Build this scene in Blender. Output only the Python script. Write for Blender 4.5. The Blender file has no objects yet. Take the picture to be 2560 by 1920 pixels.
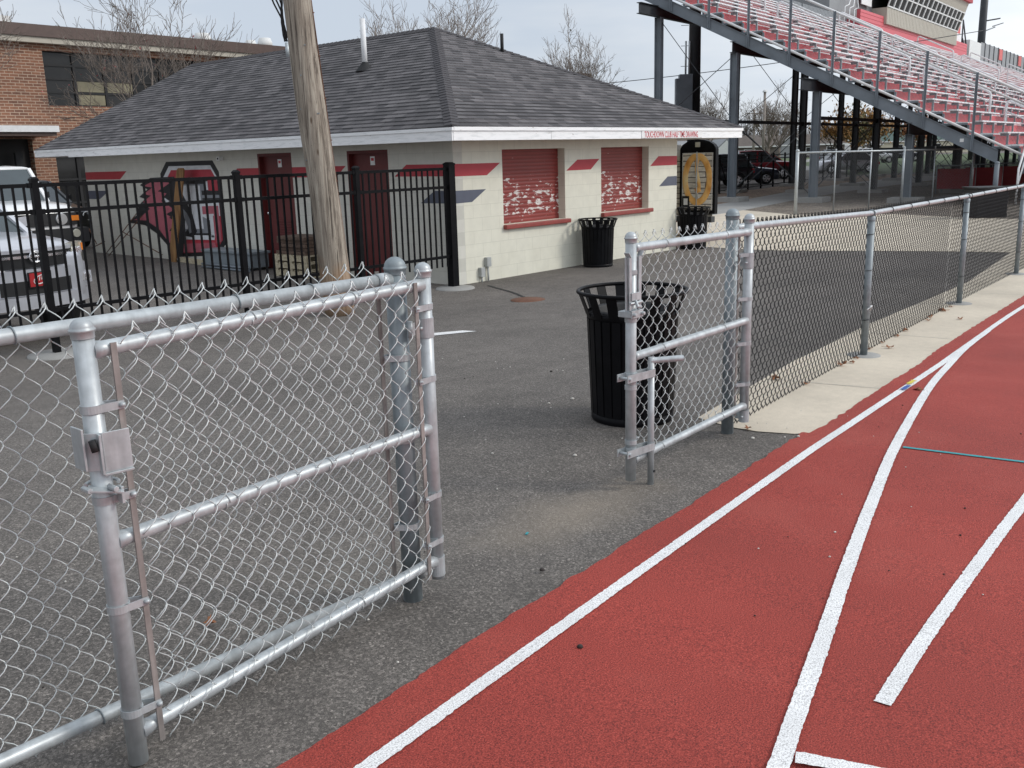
import bpy, bmesh, math, random
import numpy as np
from mathutils import Vector, Matrix
R = math.radians
random.seed(7); rng = np.random.default_rng(11)
S = bpy.context.scene
COL = S.collection

# ------------------------------------------------------------------ camera, sky, sun, exposure
cd = bpy.data.cameras.new("camera"); cam = bpy.data.objects.new("camera", cd); COL.objects.link(cam)
cd.sensor_fit = 'HORIZONTAL'; cd.sensor_width = 36.0; cd.lens = 33.837; cd.clip_start = 0.05; cd.clip_end = 2000
cam.matrix_world = Matrix(((0.658283499, 0.191348163, -0.728044446, 0.0),
                           (-0.752269698, 0.131960170, -0.645505085, 0.0),
                           (-0.027443343, 0.972611122, 0.230812627, 1.95), (0, 0, 0, 1)))
S.camera = cam
SUN_EL, SUN_AZ = 34.0, -55.0          # azimuth of the direction towards the sun, from +X towards +Y
sd = bpy.data.lights.new("sun", 'SUN'); sun = bpy.data.objects.new("sun", sd); COL.objects.link(sun)
sd.energy = 1.3; sd.angle = R(12); sd.color = (1.0, 0.95, 0.87)
sv = Vector((math.cos(R(SUN_EL)) * math.cos(R(SUN_AZ)), math.cos(R(SUN_EL)) * math.sin(R(SUN_AZ)), math.sin(R(SUN_EL))))
sun.rotation_euler = sv.to_track_quat('Z', 'Y').to_euler(); sun.location = (0, 0, 30)
W = bpy.data.worlds.new("World"); S.world = W; W.use_nodes = True
nt = W.node_tree; N = nt.nodes; LK = nt.links
bg = N["Background"]; bg.inputs[1].default_value = 0.1
sky = N.new("ShaderNodeTexSky"); sky.sky_type = 'NISHITA'; sky.sun_disc = False
sky.sun_elevation = R(SUN_EL); sky.sun_rotation = R(90 - SUN_AZ)
tc = N.new("ShaderNodeTexCoord"); mp = N.new("ShaderNodeMapping"); mp.inputs['Scale'].default_value = (1.0, 1.0, 5.0)
LK.new(tc.outputs['Generated'], mp.inputs[0])
cn = N.new("ShaderNodeTexNoise"); cn.inputs['Scale'].default_value = 2.2; cn.inputs['Detail'].default_value = 5; cn.inputs['Roughness'].default_value = .55
LK.new(mp.outputs[0], cn.inputs['Vector'])
cr = N.new("ShaderNodeValToRGB"); cr.color_ramp.elements[0].position = .36; cr.color_ramp.elements[1].position = .66
cr.color_ramp.elements[0].color = (.60, .67, .77, 1); cr.color_ramp.elements[1].color = (.80, .83, .87, 1)
LK.new(cn.outputs['Fac'], cr.inputs[0])
sc = N.new("ShaderNodeVectorMath"); sc.operation = 'SCALE'; sc.inputs['Scale'].default_value = 9.4
LK.new(cr.outputs[0], sc.inputs[0])
mxw = N.new("ShaderNodeMix"); mxw.data_type = 'RGBA'; mxw.inputs[0].default_value = .9
# thin high overcast: brighter around the veiled sun
nv = N.new("ShaderNodeVectorMath"); nv.operation = 'DOT_PRODUCT'; LK.new(tc.outputs['Generated'], nv.inputs[0]); nv.inputs[1].default_value = tuple(sv)
mr = N.new("ShaderNodeMapRange"); mr.inputs[1].default_value = 0.05; mr.inputs[2].default_value = 1.0; mr.inputs[3].default_value = .97; mr.inputs[4].default_value = 1.9; LK.new(nv.outputs['Value'], mr.inputs[0])
sc2 = N.new("ShaderNodeVectorMath"); sc2.operation = 'SCALE'; LK.new(sc.outputs[0], sc2.inputs[0]); LK.new(mr.outputs[0], sc2.inputs['Scale']); sc = sc2
LK.new(sky.outputs[0], mxw.inputs[6]); LK.new(sc.outputs[0], mxw.inputs[7]); LK.new(mxw.outputs[2], bg.inputs[0])
vs = S.view_settings; vs.view_transform = 'Standard'; vs.look = 'None'; vs.exposure = 0.16; vs.gamma = 1.0
try: vs.use_curve_mapping = False
except Exception: pass

# ------------------------------------------------------------------ terrain height: the asphalt falls away from the track
def g(x, y):
    a = float(np.interp(x, [-10, 2, 5, 8, 12, 16, 30], [.33, .32, .29, .20, .155, .138, .13]))
    t = min(max((y - 3.3) / 6.9, 0), 1); b = 1 - t * t * (3 - 2 * t)
    far = min(max((60 - x) / 30, 0), 1)
    return a * b * far

# ------------------------------------------------------------------ materials
def srgb(r, g_, b): 
    f = lambda c: ((c / 255 + .055) / 1.055) ** 2.4 if c > 10 else c / 255 / 12.92
    return (f(r), f(g_), f(b), 1)
class M:
    """small node helper around one Principled material"""
    def __init__(s, name, col=(.5, .5, .5), rough=.6, metal=0., coat=0.):
        s.m = bpy.data.materials.new(name); s.m.use_nodes = True; s.t = s.m.node_tree; s.n = s.t.nodes; s.l = s.t.links
        s.p = s.n["Principled BSDF"]; c = tuple(col)[:3] + (1,)
        s.p.inputs['Base Color'].default_value = c; s.p.inputs['Roughness'].default_value = rough
        s.p.inputs['Metallic'].default_value = metal; s.p.inputs['Coat Weight'].default_value = coat
        s.col = None; s.c0 = c; s.tc = s.n.new("ShaderNodeTexCoord"); s.h = None
    def vec(s, scale=(1, 1, 1), src='Object', rot=(0, 0, 0), loc=(0, 0, 0)):
        m = s.n.new("ShaderNodeMapping"); m.inputs['Scale'].default_value = scale; m.inputs['Rotation'].default_value = rot; m.inputs['Location'].default_value = loc
        s.l.new(s.tc.outputs[src], m.inputs[0]); return m.outputs[0]
    def swz(s, axes, src='Object', scale=(1, 1, 1)):
        a = s.n.new("ShaderNodeSeparateXYZ"); s.l.new(s.tc.outputs[src], a.inputs[0]); c = s.n.new("ShaderNodeCombineXYZ")
        for i, k in enumerate(axes):
            if k in 'XYZ':
                mm = s.n.new("ShaderNodeMath"); mm.operation = 'MULTIPLY'; mm.inputs[1].default_value = scale[i]
                s.l.new(a.outputs[k], mm.inputs[0]); s.l.new(mm.outputs[0], c.inputs[i])
        return c.outputs[0]
    def noise(s, scale, vec=None, detail=3, rough=.55, dist=0.):
        n = s.n.new("ShaderNodeTexNoise"); n.inputs['Scale'].default_value = scale; n.inputs['Detail'].default_value = detail
        n.inputs['Roughness'].default_value = rough; n.inputs['Distortion'].default_value = dist
        s.l.new(vec if vec is not None else s.tc.outputs['Object'], n.inputs['Vector']); return n.outputs['Fac']
    def vor(s, scale, vec=None, out='Distance', feature='F1'):
        n = s.n.new("ShaderNodeTexVoronoi"); n.inputs['Scale'].default_value = scale; n.feature = feature
        s.l.new(vec if vec is not None else s.tc.outputs['Object'], n.inputs['Vector']); return n.outputs[out]
    def ramp(s, fac, stops):
        r = s.n.new("ShaderNodeValToRGB"); e = r.color_ramp.elements
        while len(e) < len(stops): e.new(.5)
        for k, (p, c) in zip(e, stops):
            k.position = p; k.color = (c, c, c, 1) if isinstance(c, (int, float)) else tuple(c)[:3] + (1,)
        s.l.new(fac, r.inputs[0]); return r.outputs[0]
    def mix(s, fac, a, b, mode='MIX'):
        x = s.n.new("ShaderNodeMix"); x.data_type = 'RGBA'; x.blend_type = mode
        for sock, v in ((x.inputs[0], fac), (x.inputs[6], a), (x.inputs[7], b)):
            if isinstance(v, (int, float)): sock.default_value = v
            elif isinstance(v, tuple): sock.default_value = tuple(v)[:3] + (1,)
            else: s.l.new(v, sock)
        return x.outputs[2]
    def math(s, op, a, b=0.):
        x = s.n.new("ShaderNodeMath"); x.operation = op
        for i, v in enumerate((a, b)):
            if isinstance(v, (int, float)): x.inputs[i].default_value = v
            else: s.l.new(v, x.inputs[i])
        return x.outputs[0]
    def base(s, c): s.l.new(c, s.p.inputs['Base Color']); s.col = c; return s
    def rough(s, f, lo, hi): s.l.new(s.ramp(f, [(0, lo), (1, hi)]), s.p.inputs['Roughness']); return s
    def bump(s, h, strength=.3, dist=.01):
        b = s.n.new("ShaderNodeBump"); b.inputs['Strength'].default_value = strength; b.inputs['Distance'].default_value = dist
        s.l.new(h, b.inputs['Height'])
        if s.h is not None: s.l.new(s.h, b.inputs['Normal'])
        s.h = b.outputs[0]; s.l.new(s.h, s.p.inputs['Normal']); return s
    def vary(s, scale=4., amt=.15, detail=4, vec=None):
        f = s.noise(scale, vec, detail); v = s.ramp(f, [(.3, 1 - amt), (.7, 1 + amt)])
        return s.base(s.mix(1., s.col if s.col is not None else s.c0, v, 'MULTIPLY'))
def simple(name, col, rough=.6, metal=0., amt=.12, scale=6., bump=0., coat=0.):
    m = M(name, col, rough, metal, coat); m.vary(scale, amt)
    if bump: m.bump(m.noise(scale * 12), bump, .004)
    return m.m
MT = {}
# asphalt: coarse speckled aggregate, tonal patches, one dusty sand stain by the gate drop rod
m = M("asphalt", rough=.9)
st = m.vor(125, out='Color'); stg = m.ramp(st, [(0, .055), (.45, .088), (.8, .145), (1, .26)])
st2 = m.noise(330, detail=2); spk = m.ramp(st2, [(.35, .55), (.65, 1.45)])
big = m.ramp(m.noise(.55, detail=5, rough=.6), [(.28, .80), (.72, 1.24)])
med = m.ramp(m.noise(5., detail=4), [(.3, .88), (.7, 1.12)])
c = m.mix(1., m.mix(1., m.mix(1., stg, spk, 'MULTIPLY'), big, 'MULTIPLY'), med, 'MULTIPLY')
c = m.mix(1., c, (1.22, 1.09, .97), 'MULTIPLY')
def spot(m, x, y, r, ang=0., sq=1.):
    v = m.vec(scale=(1, 1, 0)); sub = m.n.new("ShaderNodeVectorMath"); sub.operation = 'SUBTRACT'; sub.inputs[1].default_value = (x, y, 0); m.l.new(v, sub.inputs[0])
    rot = m.n.new("ShaderNodeMapping"); rot.inputs['Rotation'].default_value = (0, 0, ang); rot.inputs['Scale'].default_value = (1 / r, 1 / (r * sq), 0); m.l.new(sub.outputs[0], rot.inputs[0])
    ln = m.n.new("ShaderNodeVectorMath"); ln.operation = 'LENGTH'; m.l.new(rot.outputs[0], ln.inputs[0])
    d = m.math('ADD', ln.outputs['Value'], m.math('MULTIPLY', m.math('SUBTRACT', m.noise(4., detail=5), .5), 1.1))
    return m.ramp(d, [(.1, 1.), (1., 0.)])
sp = spot(m, 3.40, 2.62, .75, -.1, .4)
c = m.mix(m.math('MULTIPLY', sp, .55), c, m.mix(1., (.27, .225, .175), spk, 'MULTIPLY'))
sp2 = spot(m, 2.3, 2.95, .9, .2, .5); c = m.mix(m.math('MULTIPLY', sp2, .25), c, (.2, .18, .155))
m.base(c); m.bump(st, .7, .008); m.bump(st2, .3, .003); MT['asphalt'] = m.m
m = M("track_rubber", rough=.85)
tg = m.noise(190, detail=4, rough=.7); c = m.ramp(tg, [(.34, (.085, .010, .008)), (.46, (.27, .033, .023)), (.56, (.38, .050, .034)), (.70, (.58, .105, .075))])
c = m.mix(1., c, m.ramp(m.noise(.8, detail=5), [(.3, .86), (.7, 1.15)]), 'MULTIPLY')
fl = m.ramp(m.vor(28, out='Distance'), [(.025, 1.), (.035, 0.)]); c = m.mix(m.math('MULTIPLY', fl, m.ramp(m.noise(9.), [(.5, 0.), (.6, .8)])), c, (.5, .33, .25))
du = m.ramp(m.noise(1.6, detail=6, rough=.6), [(.50, 0.), (.72, .10)]); c = m.mix(du, c, (.40, .17, .13)); m.base(c); m.bump(tg, .8, .005); MT['track'] = m.m
m = M("line_paint", rough=.75)
c = m.ramp(m.noise(200, detail=3, rough=.65), [(.32, (.30, .29, .29)), (.45, (.62, .61, .60)), (.56, (.86, .86, .85))])
m.base(c); m.vary(3., .08); m.bump(m.noise(300, detail=2), .35, .003); MT['line'] = m.m
def concrete(name, col, amt=.12):
    m = M(name, col, .85); m.vary(1.1, amt, 6); m.vary(14, .05); m.vary(140, .10, 2); m.bump(m.noise(120), .2, .003); return m.m
MT['conc'] = concrete("concrete", (.56, .49, .39)); MT['conc_d'] = concrete("old_concrete", (.30, .295, .28))
m = M("gravel", rough=.9)
v = m.vor(26, out='Color'); c = m.ramp(v, [(0, (.16, .12, .09)), (.5, (.34, .28, .22)), (1, (.55, .49, .42))]); d = m.vor(26)
c = m.mix(1., c, m.ramp(d, [(.25, 1.), (.6, .35)]), 'MULTIPLY'); m.base(c); m.bump(d, 1., .03); m.vary(.9, .2); MT['gravel'] = m.m
m = M("leaf_litter", rough=.9)
v = m.vor(16, out='Color'); c = m.ramp(v, [(0, (.09, .06, .045)), (.5, (.22, .155, .11)), (.9, (.35, .27, .2))]); m.base(c); m.bump(m.vor(16), .8, .03); m.vary(.7, .25); MT['litter'] = m.m
m = M("grass", rough=.9); c = m.ramp(m.noise(40, detail=4), [(.3, (.035, .06, .018)), (.7, (.10, .14, .05))]); m.base(c); m.vary(.3, .25); MT['grass'] = m.m
# galvanised steel
def galv(name, col, rough=.42, metal=.85, amt=.2, streak=(9, 9, 1.2)):
    m = M(name, col, rough, metal); m.vary(3., amt, 5, m.vec(scale=streak)); m.vary(26, .12, 3)
    m.rough(m.noise(18, detail=4), rough - .1, rough + .14); m.bump(m.noise(160), .06, .002); return m.m
MT['galv'] = galv("galvanised_pipe", (.43, .46, .47), .4, .34, .16); MT['galv_d'] = galv("weathered_galvanised_pipe", (.235, .27, .285), .48, .34, .16)
MT['wire'] = galv("galvanised_wire", (.55, .575, .57), .36, .3, .10); MT['bar'] = galv("rusty_flat_bar", (.26, .235, .22), .6, .3, .3)
MT['wire_d'] = galv("dull_wire", (.22, .23, .24), .5, .5, .1)
MT['wire_k'] = simple("black_coated_wire", (.012, .012, .013), .45); MT['blackpc'] = simple("black_powder_coat", (.006, .006, .007), .42, amt=.3, scale=9)
MT['blackpc'].node_tree.nodes['Principled BSDF'].inputs['Specular IOR Level'].default_value = .10
MT['blackm'] = simple("black_matt", (.014, .014, .015), .75); MT['dark'] = simple("dark_interior", (.018, .017, .017), .8)
MT['steel'] = simple("grey_painted_steel", (.17, .195, .22), .5, amt=.18, scale=1.4); MT['steel_k'] = simple("dark_painted_steel", (.035, .038, .043), .5, amt=.2, scale=1.5)
MT['white'] = simple("white_paint", (.75, .75, .75), .5, amt=.06); MT['alu'] = galv("aluminium_plank", (.75, .75, .75), .4, .55, .12, (1, 9, 9))
MT['riser'] = simple("red_riser_paint", (.52, .075, .085), .55, amt=.12, scale=1.2); MT['redband'] = simple("pink_red_siding", (.60, .10, .12), .5, amt=.06)
# weathered timber pole
m = M("weathered_pole_wood", rough=.85)
v = m.vec(scale=(11, 11, .55)); f = m.noise(2.2, v, 8, .68, .4); c = m.ramp(f, [(.33, (.08, .064, .05)), (.45, (.235, .195, .155)), (.57, (.37, .32, .26)), (.72, (.49, .435, .36))])
kn = m.vor(2.1, m.vec(scale=(3.2, 3.2, 1.0)), 'Distance'); c = m.mix(m.ramp(kn, [(.05, .95), (.11, 0.)]), c, (.10, .065, .04))
ck = m.ramp(m.noise(1.3, m.vec(scale=(24, 24, .30)), 4, .6), [(.36, 1.), (.405, 0.)]); c = m.mix(m.math('MULTIPLY', ck, .85), c, (.05, .036, .026))
pk = m.ramp(m.noise(9, m.vec(scale=(9, 9, 3.2)), 2), [(.68, 0.), (.73, .8)]); c = m.mix(pk, c, (.06, .045, .03))
zz = m.n.new("ShaderNodeSeparateXYZ"); m.l.new(m.tc.outputs['Object'], zz.inputs[0])
c = m.mix(m.ramp(m.math('ADD', zz.outputs['Z'], m.math('MULTIPLY', m.noise(5.), .5)), [(.75, .55), (1.25, 0.)]), c, (.33, .19, .095))
m.base(c); m.bump(f, .8, .02); m.bump(ck, -.5, .01); MT['pole'] = m.m
m = M("brown_plank", rough=.8); v = m.vec(scale=(9, 9, 1.2)); c = m.ramp(m.noise(2, v, 6), [(.3, (.14, .065, .022)), (.7, (.33, .18, .07))]); m.base(c); m.bump(m.noise(2, v, 6), .3, .01); MT['plank'] = m.m
m = M("pale_pallet_wood", rough=.85); c = m.ramp(m.noise(3, m.vec(scale=(2, 8, 8)), 5), [(.3, (.33, .27, .17)), (.7, (.58, .52, .38))]); m.base(c); MT['pallet'] = m.m
m = M("dark_lumber", rough=.85); c = m.ramp(m.noise(3, m.vec(scale=(2, 8, 8)), 5), [(.3, (.06, .04, .03)), (.7, (.17, .11, .08))]); m.base(c); MT['lumber'] = m.m
# painted concrete block: running bond grooves under thick paint
def block(name, axes, col):
    m = M(name, col, .62); b = m.n.new("ShaderNodeTexBrick"); m.l.new(m.swz(axes), b.inputs['Vector'])
    b.offset = .5; b.inputs['Scale'].default_value = 1; b.inputs['Brick Width'].default_value = .406; b.inputs['Row Height'].default_value = .2025
    b.inputs['Mortar Size'].default_value = .006; b.inputs['Mortar Smooth'].default_value = .5; b.inputs['Color1'].default_value = (1, 1, 1, 1); b.inputs['Color2'].default_value = (.985, .985, .985, 1); b.inputs['Mortar'].default_value = (.86, .86, .85, 1)
    c = m.mix(1., tuple(col), b.outputs['Color'], 'MULTIPLY'); c = m.mix(m.ramp(m.noise(1.7, detail=6), [(.52, 0.), (.8, .35)]), c, (.55, .52, .42))
    m.base(c); m.vary(5., .05); m.bump(b.outputs['Fac'], -.45, .010); m.bump(m.noise(60), .2, .004); return m.m
MT['block_x'] = block("painted_block_long_wall", 'YZ', (.62, .605, .54)); MT['block_y'] = block("painted_block_serving_wall", 'XZ', (.69, .67, .565))
# architectural shingles
def shingle(name, axes, k):
    m = M(name, rough=.93); b = m.n.new("ShaderNodeTexBrick"); m.l.new(m.swz(axes, scale=(1, k, 1)), b.inputs['Vector'])
    b.offset = .37; b.offset_frequency = 2; b.inputs['Scale'].default_value = 1; b.inputs['Brick Width'].default_value = .24; b.inputs['Row Height'].default_value = .146; b.inputs['Mortar Size'].default_value = .006; b.inputs['Bias'].default_value = -.1
    b.inputs['Color1'].default_value = (.058, .055, .058, 1); b.inputs['Color2'].default_value = (.150, .140, .143, 1); b.inputs['Mortar'].default_value = (.04, .038, .04, 1)
    m.base(b.outputs['Color']); m.vary(1.3, .16, 5); m.vary(150, .3, 2); m.bump(m.noise(130), .4, .004); return m.m
SL = 1.137   # slope length per unit of run
MT['sh_x'] = shingle("shingles_side", 'YX', SL); MT['sh_y'] = shingle("shingles_end", 'XY', SL)
m = M("ridge_shingle", (.058, .054, .058), .93); m.vary(8., .2); m.vary(150, .3, 2); MT['sh_cap'] = m.m
m = M("peeling_white_board", rough=.6); v = m.vec(scale=(1, 1, 7)); f = m.noise(3.5, v, 7, .65); c = m.ramp(f, [(.22, (.50, .50, .49)), (.36, (.74, .75, .75)), (.5, (.88, .88, .88))])
c = m.mix(m.ramp(m.noise(9, m.vec(scale=(1, 1, 3)), 5), [(.68, 0.), (.73, .6)]), c, (.37, .34, .30)); m.base(c); m.bump(f, .25, .006); MT['fascia'] = m.m
m = M("red_door_paint", (.12, .017, .016), .55); m.vary(2.5, .15); MT['door'] = m.m
# roll shutter: horizontal slats, paint flaked off in the lower half
m = M("flaking_red_shutter", rough=.55)
sx = m.n.new("ShaderNodeSeparateXYZ"); m.l.new(m.tc.outputs['Object'], sx.inputs[0])
w = m.n.new("ShaderNodeTexWave"); w.wave_type = 'BANDS'; w.bands_direction = 'Z'; w.inputs['Scale'].default_value = 5.2; w.inputs['Distortion'].default_value = 0.; m.l.new(m.tc.outputs['Object'], w.inputs['Vector'])
fl = m.noise(3.4, m.vec(scale=(1.5, 1, 5.2)), 6, .66); zm = m.ramp(sx.outputs['Z'], [(.04, .0), (.17, .115), (.45, .125), (.66, .07), (.83, -.0)])
f2 = m.ramp(m.math('ADD', fl, zm), [(.655, 0.), (.672, 1.)])
c = m.mix(f2, m.mix(1., (.235, .034, .027), m.ramp(w.outputs['Fac'], [(0, .75), (.4, 1.)]), 'MULTIPLY'), (.62, .58, .55)); m.base(c); m.vary(2., .12); m.bump(w.outputs['Fac'], .4, .01); MT['shutter'] = m.m
MT['sill'] = simple("red_sill_paint", (.26, .045, .036), .55, amt=.15, scale=8)
MT['stripe_r'] = simple("red_stripe_paint", (.40, .035, .048), .6, amt=.06); MT['stripe_n'] = simple("navy_stripe_paint", (.085, .095, .13), .6, amt=.08)
MT['em_k'] = simple("black_mural_paint", (.012, .012, .014), .6); MT['em_w'] = simple("white_mural_paint", (.66, .67, .69), .6); MT['em_g'] = simple("grey_mural_paint", (.22, .23, .25), .6)
MT['em_r'] = simple("red_mural_paint", (.42, .035, .055), .6); MT['em_p'] = simple("pinkish_red_mural_paint", (.42, .11, .14), .6)  # second red is paler and pinker, for feathers and lower letter faces
m = M("red_brick", rough=.88); b = m.n.new("ShaderNodeTexBrick"); m.l.new(m.swz('XZ'), b.inputs['Vector']); b.inputs['Scale'].default_value = 1
b.inputs['Brick Width'].default_value = .30; b.inputs['Row Height'].default_value = .095; b.inputs['Mortar Size'].default_value = .012; b.inputs['Mortar Smooth'].default_value = .2; b.inputs['Bias'].default_value = -.15
b.inputs['Color1'].default_value = (.235, .105, .062, 1); b.inputs['Color2'].default_value = (.125, .06, .042, 1); b.inputs['Mortar'].default_value = (.38, .285, .21, 1)
m.base(b.outputs['Color']); m.vary(.6, .12); m.vary(12, .15); m.bump(b.outputs['Fac'], -.5, .01); MT['brick'] = m.m
def glass(name, col, rough=.06):
    m = M(name, col, rough); m.p.inputs['Specular IOR Level'].default_value = .95 if 'car' in name else .22; m.vary(1.2, .3); return m.m
MT['glass'] = glass("dark_window_glass", (.022, .022, .022)); MT['glass_car'] = glass("car_glass", (.03, .042, .045), .04); MT['glass_l'] = glass("pale_blind_behind_glass", (.20, .18, .12), .25)
def paint(name, col, metal=.3, rough=.3):
    m = M(name, col, rough, metal, .6); m.p.inputs['Coat Roughness'].default_value = .08; m.vary(3., .05); return m.m
MT['c_silver'] = paint("silver_car_paint", (.58, .59, .63), .3); MT['c_white'] = paint("white_car_paint", (.78, .78, .78), 0.); MT['c_black'] = paint("black_car_paint", (.012, .014, .018), .1)
MT['c_grey'] = paint("dark_grey_car_paint", (.075, .082, .098), .4); MT['c_blue'] = paint("navy_car_paint", (.055, .072, .10), .4); MT['c_red'] = paint("red_car_paint", (.17, .012, .018), .2); MT['c_lred'] = paint("bright_red_car_paint", (.45, .03, .03), .2)
MT['rubber'] = simple("tyre_rubber", (.013, .013, .013), .85); MT['chrome'] = galv("chrome", (.8, .8, .82), .2, .95, .05); MT['plastic'] = simple("black_car_plastic", (.016, .016, .017), .6)
MT['lamp'] = paint("clear_headlamp", (.62, .60, .50), .3, .15); MT['lampw'] = paint("lamp_reflector", (.75, .75, .75), .6, .2); MT['amber'] = paint("amber_lens", (.75, .22, .03), 0., .2); MT['redlens'] = paint("red_lens", (.4, .01, .012), 0., .2)
MT['plate'] = simple("red_licence_plate", (.45, .02, .025), .4); MT['wsiding'] = simple("white_siding", (.68, .68, .66), .6, amt=.05); MT['tan'] = simple("tan_ribbed_siding", (.42, .385, .32), .6, amt=.04)
MT['gsiding'] = simple("grey_siding", (.26, .265, .27), .6, amt=.06); MT['broof'] = simple("brown_shingle_roof", (.11, .092, .08), .9, amt=.2, scale=2.5, bump=.3); MT['groof'] = simple("green_metal_roof", (.055, .095, .08), .6); MT['bsiding'] = simple("brown_siding", (.14, .115, .1), .7)
MT['brtrim'] = simple("brown_metal_trim", (.085, .052, .042), .5); MT['cream'] = simple("cream_siding", (.62, .57, .43), .6)
MT['bark'] = simple("bare_bark", (.20, .165, .14), .9, amt=.25, scale=3.); MT['bark_d'] = simple("dark_bark", (.075, .06, .05), .9, amt=.25); MT['bark_p'] = simple("pale_bark", (.30, .26, .23), .9, amt=.2, scale=3.)
m = M("autumn_leaf", (.30, .16, .05), .8); m.vary(2., .45, 2); MT['leaf_y'] = m.m; m = M("red_leaf", (.30, .04, .045), .7); m.vary(2., .4, 2); MT['leaf_r'] = m.m; m = M("olive_leaf", (.12, .105, .04), .8); m.vary(2., .4, 2); MT['leaf_o'] = m.m
m = M("dry_leaf", (.27, .11, .045), .75); m.vary(20., .35, 2); MT['leaf_d'] = m.m
m = M("stacked_plank_wrap", rough=.5); b = m.n.new("ShaderNodeTexBrick"); m.l.new(m.swz('YZ'), b.inputs['Vector']); b.inputs['Scale'].default_value = 1; b.inputs['Brick Width'].default_value = 1.9; b.inputs['Row Height'].default_value = .115; b.inputs['Mortar Size'].default_value = .009
b.inputs['Color1'].default_value = (.74, .70, .62, 1); b.inputs['Color2'].default_value = (.52, .48, .41, 1); b.inputs['Mortar'].default_value = (.07, .055, .045, 1); m.base(b.outputs['Color']); m.vary(7., .3, 6, m.vec(scale=(1, 1, 4))); MT['wrap'] = m.m
m = M("baked_pretzel_print", rough=.5); c = m.ramp(m.noise(3.2, detail=5), [(.3, (.66, .27, .05)), (.5, (.92, .52, .16)), (.72, (.95, .76, .42))]); m.base(c); MT['pretzel'] = m.m
m = M("faded_poster_red", (.62, .12, .11), .6); m.vary(4., .1); MT['postred'] = m.m
MT['teal'] = simple("teal_line_paint", (.03, .27, .30), .7, amt=.3, scale=200); MT['blue'] = simple("blue_mark_paint", (.03, .09, .33), .7); MT['yellow'] = simple("yellow_mark_paint", (.62, .50, .06), .7)
MT['rust'] = simple("rusty_iron", (.13, .055, .03), .8, amt=.3, scale=20); MT['greybox'] = simple("grey_metal_box_paint", (.21, .24, .26), .5); MT['pebble'] = simple("pale_pebble", (.58, .55, .50), .8, amt=.2, scale=40); MT['clod'] = simple("dark_pebble", (.035, .028, .025), .9)
MT['signw'] = simple("white_sign_board", (.80, .80, .79), .5, amt=.03); MT['signr'] = simple("red_sign_lettering", (.52, .035, .05), .5, amt=.2, scale=14)
MT['cbox'] = simple("conduit_grey", (.36, .37, .36), .5); MT['redkit'] = simple("red_equipment", (.22, .015, .02), .6)

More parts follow.
